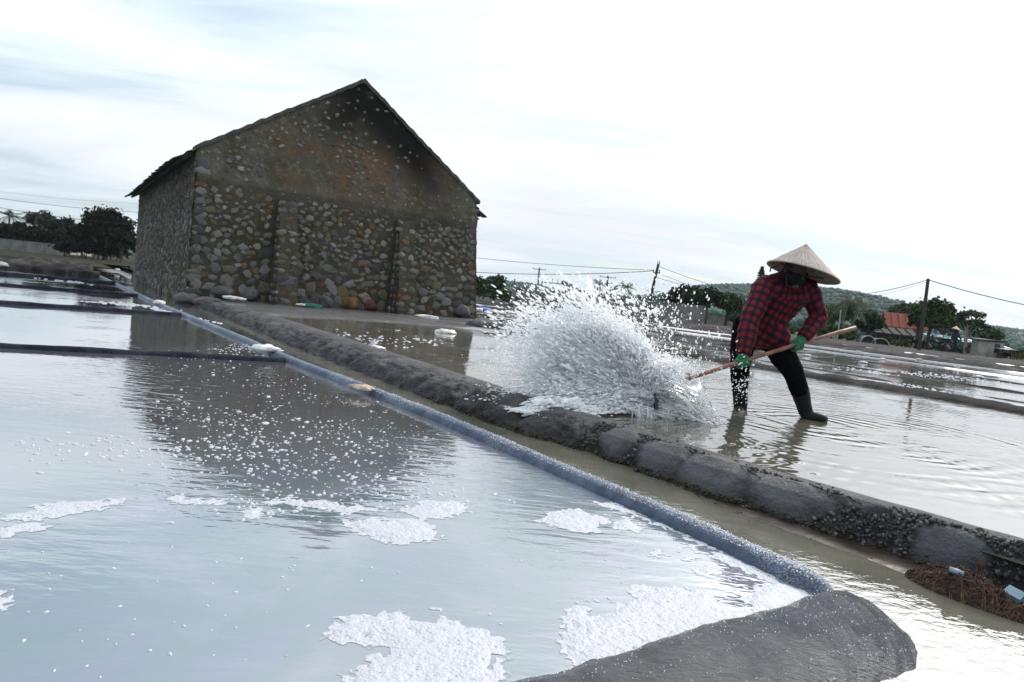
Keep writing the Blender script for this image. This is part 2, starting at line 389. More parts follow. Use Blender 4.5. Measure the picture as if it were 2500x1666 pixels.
Sg = np.repeat(ss[:, None], nc, 1); Tg = 1.03+np.repeat(pf[None, :, 0], nl, 0); Zg = np.repeat(pf[None, :, 1], nl, 0)
Tg = 1.03+(Tg-1.03)*np.interp(Sg, [-3.5, .5, 2.0], [1.05, 1.0, .95])
send = np.interp(Tg, [.64, .68, .74, .82, .92, 1.02, 1.09, 1.12], [1.62, 1.80, 1.95, 2.06, 2.13, 2.17, 2.16, 2.1]); Sg = -3.5+(Sg+3.5)/5.7*(send+3.5)
tip = np.clip((Sg-send+.26)/.26, 0, 1); Zg = Zg*(1-tip**2.6)+(-.06)*tip**2.6
Tg = Tg+tip*(-.02)
Pn = np.stack([Sg, Tg, Zg], -1); Zg = Zg+.020*fbm(Pn*4, 13)+.009*fbm(Pn*22, 14, 3)
Wc = np.stack([Sg*UV[0]+Tg*VV[0], Sg*UV[1]+Tg*VV[1], Zg], -1)
corner = link('corner_dike', mesh_from('corner_dike', Wc.reshape(-1, 3), grid_faces(nl, nc)[:, ::-1], True), M['wet_cement'])
tag(corner, 'broad wet grey cement dike closing the near pan at the bottom corner', 'dike')
li = RS.randint(100, 270, 1500); ci = RS.randint(3, 11, 1500)
scatter_ico('salt_grains', Wc[li, ci]+RS.normal(0, .01, (1500, 3))*[1, 1, 0], RS.uniform(.0006, .0018, 1500), 6, M['salt'], corner)
# green slime fringe at the dike's wet tip
# dark cross dikes of the left pans
cross = [(6.15, .045, .04, 1.72, 'dark thin cross dike nearest the camera in the left pans'), (11.05, .05, .045, 1.5, 'second dark cross dike of the left pans, ending beside the barn corner'),
         (15.85, .06, .05, 1.42, 'third dark cross dike of the left pans, along the barn side'), (20.9, .12, .08, 1.2, 'fourth dark cross dike of the left pans'),
         (26.5, .25, .17, 1.05, 'fifth dark cross dike, thick, with dry salt before it'), (31.5, .7, .25, 1.0, 'broad far mud bank closing the left pans'), (36.0, .8, .30, 1.0, 'outermost mud bank below the dark trees on the left')]
for i, (t0, hw, h, s1, lab) in enumerate(cross):
    k = 170 if i < 2 else 120
    ss = np.concatenate([np.linspace(-45-i*6, -9, 50), np.linspace(-8.8, s1, k)])
    o, _ = strip(ss, dome(hw, h, -.05, 7), (lambda s, t0=t0, i=i: t0-(s-1.7)*(.165 if i == 0 else .06)*1.0), 'cross_dike', M['dark_dike'] if i < 4 else M['grey_dike'],
                 lambda P, h=h: h*.35*fbm(P*[3.5, 3.5, 3.5], 20+int(h*1000)), axis='s')
    tag(o, lab, 'dike')

# big rough concrete kerb between the channel and the worker's pan
kL = lambda t: np.interp(t, [-3, .8, 1.14, 1.8, 2.66, 3.2, 4.7, 7.7, 11, 14.6], [2.95, 2.73, 2.62, 2.51, 2.46, 2.31, 2.27, 2.17, 2.16, 2.2])
kC = lambda t: np.interp(t, [-3, .8, 1.65, 2.7, 6.2, 9.9, 13, 14.6], [2.98, 2.80, 2.68, 2.63, 2.62, 2.62, 2.42, 2.28])
def kR(t): return kC(t)+np.interp(t, [-3, 8, 13, 14.6], [.24, .3, .3, .2])
ts = np.concatenate([np.linspace(-2.2, .6, 60), np.linspace(.61, 4.2, 420), np.linspace(4.22, 14.7, 420)])
f = np.concatenate([np.linspace(0, 1, 30), np.linspace(1.04, 2, 12)]); nl, nc = len(ts), len(f)
zp = np.interp(f, [0, .06, .25, .5, .8, 1.0, 1.4, 1.75, 2.0], [-.09, -.02, .055, .105, .142, .15, .143, .115, .05])
L_, C_, R_ = kL(ts)[:, None], kC(ts)[:, None], kR(ts)[:, None]
ff = np.repeat(f[None], nl, 0)
Sg = np.where(ff <= 1, L_+(C_-L_)*ff, C_+(R_-C_)*(ff-1)); Tg = np.repeat(ts[:, None], nc, 1); Zg = np.repeat(zp[None], nl, 0).copy()
Zg *= np.interp(Tg, [-3, 4, 9, 14.7], [1.05, 1, .95, .8])
Pn = np.stack([Sg, Tg, Zg], -1)
face = np.clip(1.15-ff, 0, 1)**.5*(ff < 1.15)
# smooth trowelled lobes: cells along the face
PATCH = [(2.30, .45, .16, .55), (1.98, .5, .20, .62), (1.62, .52, .2, .45), (1.02, .35, .12, .5), (2.62, .55, .12, .5), (1.35, .85, .1, .3)]
def patchmask(t, fv):
    m = np.zeros_like(t)
    for (tc, fc, rt_, rf) in PATCH:
        d = ((t-tc)/rt_)**2+((fv-fc)/rf)**2
        m = np.maximum(m, np.clip(1.5-d*1.2, 0, 1))
    return m
pm = patchmask(Tg+.04*fbm(Pn*[6, 6, 6], 40), ff)
lob = np.abs(((Tg*2.9+.8*fbm(np.stack([Tg*1.3, Sg*0, Zg*0], -1), 41)) % 1.0)-.5)*2     # 0 centre .. 1 seam
lob = 1-lob**2.5
farw = np.clip((Tg-2.9)/.6, 0, 1)
lobz = farw*lob*.085*(1+.5*fbm(np.stack([Tg*3, Sg*2, Zg*0], -1), 48))
rough_ = .03*fbm(Pn*[9, 9, 9], 42)+.014*fbm(Pn*[45, 45, 45], 43, 3)
d = face*(lobz*np.sin(np.clip(ff, 0, 1)*math.pi)**.7+(1-farw)*(pm*.018+(1-pm)*(rough_*1.25-.016)) + farw*rough_*1.5)+(.006*fbm(Pn*5, 44))
Sg2 = Sg-d*np.where(ff < 1, np.sqrt(np.clip(1-ff, 0, 1)), 0); Zg2 = Zg+d*np.where(ff < 1, np.sqrt(np.clip(ff, 0, 1)), 1.0)*.9
# waterline of the channel is ragged
Wk = np.stack([Sg2*UV[0]+Tg*VV[0], Sg2*UV[1]+Tg*VV[1], Zg2], -1)
kme = mesh_from('concrete_kerb', Wk.reshape(-1, 3), grid_faces(nl, nc)[:, ::-1], True)
a_ = kme.attributes.new('smooth_patch', 'FLOAT', 'POINT'); a_.data.foreach_set('value', np.clip(pm*(1-farw)+np.clip(ff-1, 0, 1)*.6+farw*lob*.35, 0, 1).ravel())
kerb = link('concrete_kerb', kme, M['kerb'])
tag(kerb, 'thick broken concrete kerb with pebbly face between channel and worker', 'kerb')
# pebbles bare in the broken face
rough_zone = (ff < 1.02) & (ff > .10) & (Tg < 2.85) & (pm+.25*fbm(Pn*12, 47, 3) < .3)
ii = np.argwhere(rough_zone); pick = ii[RS.choice(len(ii), 5000)]
Pp = Wk[pick[:, 0], pick[:, 1]]+RS.normal(0, .006, (5000, 3))
scatter_ico('pebbles', Pp, np.abs(RS.normal(.0036, .0026, 5000))+.0016, 9, M['gravel'], kerb)
simple('weed', (.026, .019, .009), .7, .4, 30, bump=.5); simple('alga', (.05, .045, .012), .6, .4, 30)
ii = np.argwhere((ff > .03) & (ff < .16) & (Tg < 4.5)); pick = ii[RS.choice(len(ii), 4200)]
scatter_ico('slime_fringe', Wk[pick[:, 0], pick[:, 1]]+RS.normal(0, .008, (4200, 3)), np.abs(RS.normal(.004, .003, 4200))+.0015, 10, M['weed'], kerb, flat=.7)
# cracks in the smooth top: narrow dark grooves cut as thin sunken ribs
CR = [[(1.95, 1.05), (1.88, .8), (1.80, .72), (1.74, .55)], [(1.55, .85), (1.45, .9), (1.38, .75), (1.30, .62), (1.22, .5)], [(1.22, .5), (1.12, .85), (1.08, 1.15)], [(2.5, 1.1), (2.46, .7)], [(2.75, 1.1), (2.72, .75)], [(.95, 1.1), (.93, .6)]]
mb = MB()
for c in CR:
    pts = []
    for a in range(len(c)-1):
        for k in range(6):
            w = k/6; t = c[a][0]*(1-w)+c[a+1][0]*w; fv = c[a][1]*(1-w)+c[a+1][1]*w
            i = int(np.argmin(abs(ts-t))); j = int(np.argmin(abs(f-fv))); pts.append(Wk[i, j]+RS.normal(0, .003, 3)+np.array([0, 0, .0005]))
    mb.tube(pts, [.0016+.002*random.random() for _ in pts], 5)
simple('crack', (.008, .008, .008), .9, .2, 20)
mb.build('crack', M['crack'], kerb)

# concrete apron before the barn
def apron_front(s): return np.interp(s, [2.2, 2.7, 4, 5.45, 6.6, 7.85, 9.4], [10.9, 10.9, 11.2, 11.35, 10.9, 10.35, 10.1])
ss = np.linspace(2.45, 9.2, 120); V = []
cols = np.linspace(0, 1, 24)
Sg = np.repeat(ss[:, None], 24, 1); t0 = apron_front(Sg)+.12*fbm(np.stack([Sg*2.2, Sg*0, Sg*0], -1), 50); Tg = t0+(14.75-t0)*cols[None]
Zg = .135+.012*fbm(np.stack([Sg*.7, Tg*.7, Sg*0], -1), 51)-.05*(cols[None] < .01)-.03*np.clip(.08-cols[None], 0, 1)/.08
W = np.stack([Sg*UV[0]+Tg*VV[0], Sg*UV[1]+Tg*VV[1], Zg], -1)
n = NM('apron'); q = n.noise(.9, 6, .6, vec=n.mapping(n.obj(), rot=(0, 0, -TH), scale=(.5, 2, 1))); q2 = n.noise(12, 5)
n.p(base=n.mix(n.rng(q, .35, .65), (.05, .05, .054), (.15, .148, .15)), rough=n.mix(n.rng(q, .38, .55), (.55,)*3, (.16,)*3), normal=n.bump(q2, .3, .01)); M['apron'] = n.m
tag(link('pavement', mesh_from('pavement', W.reshape(-1, 3), grid_faces(120, 24)[:, ::-1], True), M['apron']), kind='structure')

# dikes of the pans on the right
rd = [(9.3, .38, .16, -12, 10.1, 'dark grey dike along the far side of the worker\'s pan', .6), (10.9, .08, .112, -14, 30, 'narrow low dike just behind the dark grey one', .5),
      (13.2, .14, .125, -16, 45, 'low grey dike in the middle of the right pans', .5), (16.6, .12, .12, -16, 50, 'thin grey dike between two mirror pans on the right', .5), (20.4, .2, .13, -20, 55, 'long grey dike before the rubble bank on the right', .5)]
for i, (s0, hw, h, ta, tb, lab, am) in enumerate(rd):
    ts_ = np.linspace(ta, tb, 260)
    o, _ = strip(ts_, dome(hw, h, .04, 9), s0, 'pan_dike', M['grey_dike'], lambda P, h=h, am=am: (h-.08)*am*fbm(P*[3, 3, 3], 60+i)+.015*fbm(P*[11, 11, 11], 61, 3))
    tag(o, lab, 'dike')
ts_ = np.concatenate([np.linspace(-22, 24, 620), np.linspace(24.1, 60, 120)])
o, _ = strip(ts_, [(-1.7, .02), (-1.5, .08), (-1.2, .13), (-.8, .17), (-.3, .20), (.4, .22), (.9, .23), (1.6, .23), (2.5, .23), (6, .23), (14, .24), (16, .1)], 25.9, 'rubble_bank', M['grey_dike'],
             lambda P: .12*fbm(P*[1.3, 1.3, 1.3], 70)*(P[..., 0] < 29)+.09*fbm(P*[4, 4, 4], 71, 3)*(P[..., 0] < 28))
tag(o, 'wide rough grey rubble bank carrying the track with the motorbike', 'bank')
for i, (t0, hw, h, s0, s1, lab) in enumerate([(10.0, .12, .12, 6.3, 9.2, 'ragged low dike at the apron edge right of the barn'), (14.4, .35, .22, 9.0, 13, 'lumpy rubble dike with dry weeds at the barn\'s right corner'),
        (18.5, .12, .125, 9.3, 26, 'low cross dike behind the rubble dike, right of the barn'), (23.5, .14, .125, 9.3, 26, 'next low cross dike towards the block wall'), (29.0, .25, .15, 9.3, 26, 'broader cross dike before the block wall'), (36, .4, .19, 5, 26, 'last muddy cross dike at the foot of the block wall'), (42, 1.2, .26, 3, 26, 'muddy bank under the block wall')]):
    ss = np.linspace(s0, s1, 160)
    o, _ = strip(ss, dome(hw, h, .03, 9), (lambda s, t0=t0: t0-(s-9)*.03), 'pan_dike', M['grey_dike'], lambda P, h=h: (h-.06)*.6*fbm(P*[3, 3, 3], 80+i)+.03*fbm(P*[9, 9, 9], 81, 3)*(h > .19), axis='s')
    tag(o, lab, 'dike')

def crust(s0, w, ta, tb, z, label, seed):
    tt = np.linspace(ta, tb, 420); P3_ = np.stack([tt*1.3, tt*0, tt*0], -1); a = s0-w*(.5+.6*fbm(P3_, seed, 4)); b = s0+w*(.5+.6*fbm(P3_+9, seed+1, 4)); b = np.maximum(b, a+.005); gap = fbm(P3_*.5+4, seed+2, 4) < -.06; b = np.where(gap, a+.004, b)
    V = np.concatenate([np.stack([a*UV[0]+tt*VV[0], a*UV[1]+tt*VV[1], tt*0+z], -1), np.stack([(a+b)/2*UV[0]+tt*VV[0], (a+b)/2*UV[1]+tt*VV[1], tt*0+z+.018], -1), np.stack([b*UV[0]+tt*VV[0], b*UV[1]+tt*VV[1], tt*0+z], -1)]); k = len(tt)
    F = [(i, i+k, i+k+1, i+1) for i in range(k-1)]+[(i+k, i+2*k, i+2*k+1, i+k+1) for i in range(k-1)]
    tag(link('salt_crust', mesh_from('salt_crust', V, [f[::-1] for f in F], True), M['salt']), label, 'salt', kind='stuff')
crust(24.2, .26, -20, 40, .104, 'white salt line at the foot of the rubble bank', 301); crust(26.9, .10, -20, 20, .232, 'pale salt line along the track on the rubble bank', 305); crust(20.0, .09, -18, 36, .104, 'thin white salt line along the long grey dike', 309); crust(9.75, .10, -10, 9, .104, 'white salt edge behind the dark grey dike', 313)
# grass fields that carry the trees and houses
def field(name, quads, z):
    V = []; F = []
    for q in quads:
        k = len(V); V += [(*p, z) for p in q]; F.append((k, k+1, k+2, k+3))
    return tag(link(name, mesh_from(name, V, F), M['field']), kind='structure')
def st2(s, t): return tuple(S(s, t)[:2])
field('field', [[st2(-300, 37), st2(2, 37), st2(2, 500), st2(-300, 500)]], .12)
field('field', [[st2(40, -150), st2(500, -150), st2(500, 500), st2(40, 500)]], .16)
field('field', [[st2(2, 48), st2(40, 48), st2(40, 500), st2(2, 500)]], .14)

# ------------------------------------------------------------------ foam on the near pan
def poly_sd(P, poly):
    """signed distance (inside positive) of points P (n,2) to polygon"""
    poly = np.asarray(poly); n_ = len(poly); ins = np.zeros(len(P), bool); dm = np.full(len(P), 1e9)
    for i in range(n_):
        a = poly[i]; b = poly[(i+1) % n_]; e = b-a; w = P-a
        h = np.clip((w@e)/(e@e+1e-12), 0, 1); dm = np.minimum(dm, np.hypot(*(w-h[:, None]*e).T))
        c = ((a[1] > P[:, 1]) != (b[1] > P[:, 1])) & (P[:, 0] < (b[0]-a[0])*(P[:, 1]-a[1])/(b[1]-a[1]+1e-12)+a[0]); ins ^= c
    return np.where(ins, dm, -dm)
FO = [[(805, 1545), (850, 1510), (960, 1495), (1050, 1500), (1120, 1515), (1228, 1560), (1215, 1610), (1222, 1670), (1180, 1720), (1000, 1760), (850, 1720), (862, 1660), (890, 1628), (945, 1600), (938, 1582), (880, 1565), (820, 1562)],
      [(835, 1268), (890, 1258), (930, 1270), (1000, 1262), (1060, 1290), (1074, 1305), (1040, 1320), (960, 1327), (900, 1305), (850, 1290)],
      [(670, 1228), (720, 1220), (800, 1225), (860, 1235), (920, 1250), (900, 1262), (850, 1252), (800, 1240), (740, 1238)], [(990, 1248), (1040, 1228), (1080, 1224), (1150, 1235), (1152, 1252), (1080, 1260), (1020, 1268)],
      [(1315, 1268), (1400, 1243), (1500, 1263), (1490, 1276), (1440, 1280), (1450, 1296), (1380, 1292)], [(1495, 1277), (1550, 1262), (1555, 1296), (1500, 1292)],
      [(1405, 1640), (1390, 1560), (1392, 1482), (1440, 1474), (1425, 1500), (1470, 1490), (1513, 1463), (1580, 1455), (1591, 1444), (1721, 1442), (1755, 1463), (1819, 1493), (1850, 1485), (1814, 1459), (1855, 1433), (1853, 1410), (1823, 1406), (1827, 1393), (1797, 1382), (1746, 1362), (1751, 1348), (1678, 1316), (1674, 1303), (1534, 1253), (1440, 1222), (1450, 1228),
       (1600, 1235), (1700, 1285), (1800, 1330), (1900, 1385), (2010, 1440), (1930, 1510), (1700, 1575), (1500, 1625)],
      [(1705, 1390), (1740, 1378), (1775, 1385), (1778, 1400), (1735, 1406)], [(1640, 1332), (1680, 1328), (1685, 1338), (1650, 1340)], [(1668, 1356), (1700, 1350), (1705, 1360), (1675, 1362)], [(1585, 1350), (1610, 1345), (1612, 1354), (1590, 1357)],
      [(1535, 1440), (1575, 1436), (1578, 1448), (1540, 1450)], [(-20, 1255), (120, 1232), (290, 1222), (285, 1240), (150, 1258), (-20, 1275)], [(-20, 1300), (60, 1280), (110, 1285), (90, 1300), (-20, 1318)], [(-30, 1440), (10, 1445), (18, 1460), (5, 1478), (-30, 1480)],
      [(590, 1250), (640, 1242), (640, 1258), (600, 1262)], [(430, 1215), (540, 1222), (530, 1230), (440, 1224)]]
polys = [np.array([gp(*p)[:2] for p in q]) for q in FO]
NB = np.random.RandomState(77)
def foam_patch():
    allp = np.concatenate(polys); x0, y0 = allp.min(0)-.05; x1, y1 = allp.max(0)+.05
    res = .0055; nx, ny = int((x1-x0)/res), int((y1-y0)/res)
    X, Y = np.meshgrid(x0+np.arange(nx)*res, y0+np.arange(ny)*res, indexing='ij'); P = np.stack([X.ravel(), Y.ravel()], 1)
    P3 = np.stack([P[:, 0], P[:, 1], P[:, 0]*0], 1)
    warp = np.stack([fbm(P3*9, 90, 3), fbm(P3*9, 91, 3)], 1)*.028+np.stack([fbm(P3*32, 92, 2), fbm(P3*32, 93, 2)], 1)*.009
    sd = np.full(len(P), -1e9); near = np.zeros(len(P), bool)
    for pl in polys:
        lo, hi = pl.min(0)-.08, pl.max(0)+.08
        k = np.where((P[:, 0] > lo[0]) & (P[:, 0] < hi[0]) & (P[:, 1] > lo[1]) & (P[:, 1] < hi[1]))[0]
        if len(k): sd[k] = np.maximum(sd[k], poly_sd(P[k]+warp[k], pl))
    # thin holes in the sheet
    Pt = P@VV[:2]; lim = np.interp(Pt, [.6, 1.05, 1.6, 2.6, 3.6, 4.5], [2.01, 2.01, 2.03, 2.01, 1.99, 1.91])-.064-P@UV[:2]; sd = np.minimum(sd, lim*1.5)
    edge_ = np.clip(1-sd/.045, 0, 1); holes = np.clip(fbm(P3*13, 95, 3)-.10, 0, 1)*.10+edge_*np.clip(vn(P3*60, 101)-.42, 0, 1)*.05+np.clip(vn(P3*34, 102)-.80, 0, 1)*.25
    sd = sd-holes
    h = np.where(sd > 0, .0012+.0055*np.clip(sd/.05, 0, 1)**.7*(1+.4*fbm(P3*11, 96, 3)), -.004)
    bub = fbm(P3*75, 97, 2); h = np.where(sd > 0, np.maximum(h+.0012*bub, .0006), h)
    pit = np.clip(vn(P3*38, 98)-.66, 0, 1); h = h-np.where(sd > 0, pit*.009, 0)
    keep = (sd > -.034).reshape(nx, ny); h = np.where(sd > 0, h, .0009)
    F = grid_faces(nx, ny); kq = keep.ravel()[F].all(1); F = F[kq]
    used = np.unique(F); remap = -np.ones(nx*ny, int); remap[used] = np.arange(len(used))
    V = np.stack([P[used, 0], P[used, 1], h[used]], 1)
    return V, remap[F], np.clip((sd[used]+.034)/.038, 0, 1)
n = NM('foam'); v1 = n.voro(130); v2 = n.voro(55); q = n.noise(30, 4)
hh = n.math('ADD', n.math('MULTIPLY', v1, .6), n.math('MULTIPLY', v2, .5))
n.p(base=n.mix(n.rng(v2, .03, .22), (.23, .25, .29), (.40, .415, .45)), rough=.55, spec=.4, normal=n.bump(hh, .6, .004)); M['foam'] = n.m
V, Fq, cov_ = foam_patch()
fme = mesh_from('foam', V, Fq, True); a_ = fme.attributes.new('cover', 'FLOAT', 'POINT'); a_.data.foreach_set('value', cov_)
nf = NM('foam_sheet'); w1 = nf.voro(120); w2 = nf.voro(48); w3 = nf.noise(26, 4); cv = nf.attr('cover', 'Fac')
lace = nf.rng(nf.math('ADD', nf.math('MULTIPLY', cv, 1.25), nf.math('ADD', nf.math('MULTIPLY', w3, .55), nf.math('MULTIPLY', w2, .9))), .95, 1.35)
nf.p(base=nf.mix(nf.rng(w2, .02, .25), (.17, .185, .22), (.38, .395, .425)), rough=.5, spec=.3, alpha=lace, normal=nf.bump(nf.math('ADD', nf.math('MULTIPLY', w1, .6), nf.math('MULTIPLY', w2, .7)), .8, .005)); M['foam_sheet'] = nf.m
foam = tag(link('foam', fme, M['foam_sheet']), 'white bubbly foam sheets floating on the near milky pan', 'foam', kind='stuff')

def dome_dots(P, R, seed):
    """low irregular domes of bubbles"""
    rs = np.random.RandomState(seed); k = len(P); m = 8; th = np.arange(m)*2*math.pi/m
    rr = R[:, None]*(1+rs.uniform(-.3, .3, (k, m))); asp = rs.uniform(.7, 1.6, k)[:, None]; ro = rs.uniform(0, math.pi, k)[:, None]
    def ring(f, z):
        x = rr*f*np.cos(th)*asp; y = rr*f*np.sin(th)/asp
        return np.stack([x*np.cos(ro)-y*np.sin(ro)+P[:, :1], x*np.sin(ro)+y*np.cos(ro)+P[:, 1:2], np.broadcast_to(z, (k, m))+P[:, 2:3]], -1)
    V = np.concatenate([ring(1, np.full((k, m), -.001)), ring(.7, .28*R[:, None]*np.ones((1, m))), np.concatenate([P+np.stack([R*0, R*0, .4*R], 1)], 1)[:, None]], 1)
    F = []
    for j in range(m):
        a, b = j, (j+1) % m; F += [(a, b, m+b), (a, m+b, m+a), (m+a, m+b, 2*m)]
    F = np.array(F); FF = (F[None]+(np.arange(k)*(2*m+1))[:, None, None]).reshape(-1, 3)
    return V.reshape(-1, 3), FF
dots = []; rad = []
zone = np.array([gp(*p)[:2] for p in [(320, 885), (500, 865), (700, 900), (900, 965), (1060, 1060), (1130, 1150), (1080, 1230), (700, 1240), (440, 1190), (340, 1020)]])
lo, hi = zone.min(0), zone.max(0); P = NB.uniform(lo, hi, (9000, 2)); sd = poly_sd(P, zone)
P3 = np.stack([P[:, 0], P[:, 1], P[:, 0]*0], 1)
dist = np.hypot(*P.T); w = np.clip(sd/.3+.3, 0, 1)*np.clip(.55+fbm(P3*2.0, 99, 3)*1.4, .03, 1)*np.clip((5.2-dist)/2.2, .12, 1)
k = NB.uniform(size=9000) < w; P = P[k]; dist = dist[k]
dots.append(P); rad.append(np.exp(NB.normal(-5.45, .45, len(P))))
P = np.array([gp(x, y)[:2] for x, y in zip(NB.uniform(0, 1900, 130), NB.uniform(1080, 1660, 130))]); dots.append(P); rad.append(NB.uniform(.002, .0055, len(P)))
for (x, y, s_, c) in [(600, 850, 40, 90), (560, 865, 55, 60), (690, 1235, 120, 70), (980, 1220, 120, 80), (500, 1100, 160, 120), (250, 1090, 160, 90)]:
    P = np.array([gp(x+NB.normal(0, s_), y+NB.normal(0, s_*.16))[:2] for _ in range(c)]); dots.append(P); rad.append(NB.uniform(.003, .011, len(P)))
P = np.concatenate(dots); R_ = np.concatenate(rad); sk = (P@UV[:2] < np.interp(P@VV[:2], [3.6, 6], [1.9, 1.68])) & (P@VV[:2] > 1.2); P = P[sk]; R_ = R_[sk]
V, F_ = dome_dots(np.stack([P[:, 0], P[:, 1], 0*P[:, 0]+.0005], 1), R_, 3)
tag(link('foam', mesh_from('foam', V, F_, True), M['foam']), 'scattered small white foam dots over the barn\'s reflection', 'foam', kind='stuff')
# foam flecks on the pans farther off
far = []; 
def flecks(poly, z, c, r0, r1):
    for _ in range(c):
        a = NB.dirichlet([1]*len(poly))
        far.append((*gp(*(a@np.array(poly)), z)[:2], z, NB.uniform(r0, r1)))
flecks([(700, 800), (1000, 800), (1000, 850), (800, 850)], .101, 90, .006, .020); flecks([(940, 815), (1110, 822), (1110, 845), (980, 850)], .101, 40, .008, .022)
flecks([(2000, 885), (2500, 930), (2500, 945), (2000, 900)], .101, 240, .008, .025); flecks([(2000, 915), (2450, 965), (2300, 960)], .101, 110, .008, .025)
flecks([(330, 745), (560, 795), (420, 762)], .001, 110, .008, .03); flecks([(180, 735), (460, 760), (300, 738)], .001, 90, .01, .035); flecks([(0, 668), (250, 700), (150, 680)], .001, 60, .015, .05)
flecks([(1180, 770), (1400, 800), (1300, 770)], .101, 90, .02, .06)
A = np.array(far); V, F_ = dome_dots(A[:, :3], A[:, 3], 4)
tag(link('foam', mesh_from('foam', V, F_, True), M['foam']), 'white foam flecks drifting on the mirror pans farther off', 'foam', kind='stuff')
# ------------------------------------------------------------------ the stone salt barn
HB = S(2.07, 14.6, 0); HB = np.array([-6.524, 13.231, 0.])
barn = empty('stone_barn', HB, 'old windowless rubble stone barn with steep gable and tiled roof', 'barn', rz=TH)
BW, BD, EZ, AZ, AX = 6.5, 12.2, 3.05, 5.19, 3.22
SL = (AZ-EZ)/(BW/2)
def xr(z): return BW+.24-np.clip(z, 0, 3.2)/3.05*.36
n = NM('rubble_mortar'); o = n.obj(); x, y, z = n.xyz()
q = n.noise(1.1, 6, .6); q2 = n.noise(7, 6, .68); q3 = n.noise(38, 4, .7)
col = n.mix(n.rng(q, .36, .62), (.072, .068, .040), (.108, .10, .08))
col = n.mix(n.rng(q2, .48, .68), col, (.15, .138, .108))
red = n.math('MULTIPLY', n.math('MULTIPLY', n.rng(z, 2.45, 2.9), n.rng(z, 4.1, 3.5)), n.rng(n.noise(1.5, 5, .65), .44, .56))
red = n.math('MULTIPLY', red, n.math('MULTIPLY', n.rng(x, 1.0, 2.2), n.rng(x, 5.9, 4.9)))
col = n.mix(n.math('MULTIPLY', red, .85), col, (.15, .085, .05))
base_r = n.math('MULTIPLY', n.rng(z, .9, .5), n.rng(n.noise(2.2, 4), .5, .62)); col = n.mix(n.math('MULTIPLY', base_r, .6), col, (.13, .05, .022))
low = n.rng(z, 2.5, 2.3); col = n.mix(n.math('MULTIPLY', low, .5), col, (.022, .021, .012))  # mortar darkened low down, standing in for shade in the gaps between stones
# black mould down the right verge near the apex
vd = n.math('ADD', n.math('MULTIPLY', n.math('SUBTRACT', AZ, z), 1.0), 0.0)
dx = n.math('ABSOLUTE', n.math('SUBTRACT', x, AX)); depth = n.math('SUBTRACT', n.math('SUBTRACT', AZ, z), n.math('MULTIPLY', dx, SL))
side = n.rng(x, 1.7, 3.1)
mould = n.math('MULTIPLY', n.math('MULTIPLY', n.rng(depth, 1.6, .5), side), n.rng(n.noise(1.9, 6, .7), .27, .42))
mould = n.math('MULTIPLY', mould, n.rng(x, 6.1, 4.6))
mould2 = n.math('MULTIPLY', n.math('MULTIPLY', n.rng(n.noise(1.6, 6, .72, vec=n.mapping(o, loc=(5, 3, 1))), .53, .66), n.rng(z, 2.9, 3.6)), .7)
col = n.mix(n.math('MAXIMUM', mould, mould2), col, (.010, .010, .009))
n.p(base=col, rough=.92, spec=.15, normal=n.bump(n.math('ADD', n.math('MULTIPLY', q2, 1.2), q3), .9, .03)); M['mortar'] = n.m
def stone_mat(name, src):
    n = NM(name); r = src(n)
    c = n.ramp(r, [(0, (.05, .05, .053)), (.16, (.11, .108, .11)), (.34, (.17, .165, .165)), (.5, (.125, .118, .075)), (.62, (.19, .185, .18)), (.76, (.245, .24, .235)), (.86, (.16, .145, .095)), (.93, (.15, .055, .032)), (.955, (.31, .30, .29)), (1, (.19, .10, .055))])
    q = n.noise(9, 6, .7); q2 = n.noise(45, 4)
    sm = n.noise(5.5, 6, .72, vec=n.N('ShaderNodeNewGeometry').outputs['Position']); c = n.mix(n.rng(sm, .53, .63), c, (.085, .08, .055))
    n.p(base=n.mix(n.rng(q, .42, .72), c, n.mix(.5, c, (.05, .05, .035))), rough=.85, spec=.25, normal=n.bump(n.math('ADD', q, n.math('MULTIPLY', q2, .5)), .8, .03)); M[name] = n.m
stone_mat('stone', lambda n: n.orand()); stone_mat('stone_side', lambda n: n.math('MULTIPLY', n.island(), .62)); stone_mat('stone_bits', lambda n: n.island())

def topz(x): return EZ+(AZ-EZ)*np.clip(1-np.abs(x-AX)/(BW/2+.02), 0, 1)
nx, nz = 110, 90
gx = np.linspace(0, 1, nx); gz = np.linspace(0, 1, nz)
GX, GF = np.meshgrid(gx*BW, gz, indexing='ij')
GZ = -.15+(topz(GX)+.15)*GF; X = GX/BW*xr(GZ)
Pn = np.stack([X, GZ, X*0], -1)
edge = 2.47+.04*fbm(np.stack([X*2, X*0, X*0], -1), 101)
Y = .022*fbm(Pn*3.2, 102)+.014*fbm(Pn*11, 103, 3)-.045*(1/(1+np.exp(-(GZ-edge)*60)))-.02*np.clip((.45-GZ)/.45, 0, 1)
X = X+.02*fbm(np.stack([GZ*3, X*0, X*0], -1), 104)*((gx < .01)|(gx > .99))[:, None]
fw = link('front_wall', mesh_from('front_wall', np.stack([X, Y, GZ], -1).reshape(-1, 3), grid_faces(nx, nz)[:, ::-1], True), M['mortar'], barn)
def side_wall(x0, sgn, seed):
    ny, nz = 120, 40
    gy = np.linspace(.0, BD, ny); gz = np.linspace(-.2, EZ-.02, nz); YY, ZZ = np.meshgrid(gy, gz, indexing='ij')
    Pn = np.stack([YY, ZZ, YY*0], -1); xx = x0+sgn*(.03*fbm(Pn*2.5, seed)+.02*fbm(Pn*9, seed+1, 3)+.08*np.clip((.5-ZZ)/.5, 0, 1))
    F = grid_faces(ny, nz)
    if sgn > 0: F = F[:, ::-1]
    return link('side_wall', mesh_from('side_wall', np.stack([xx, YY, ZZ], -1).reshape(-1, 3), F, True), M['mortar'], barn)
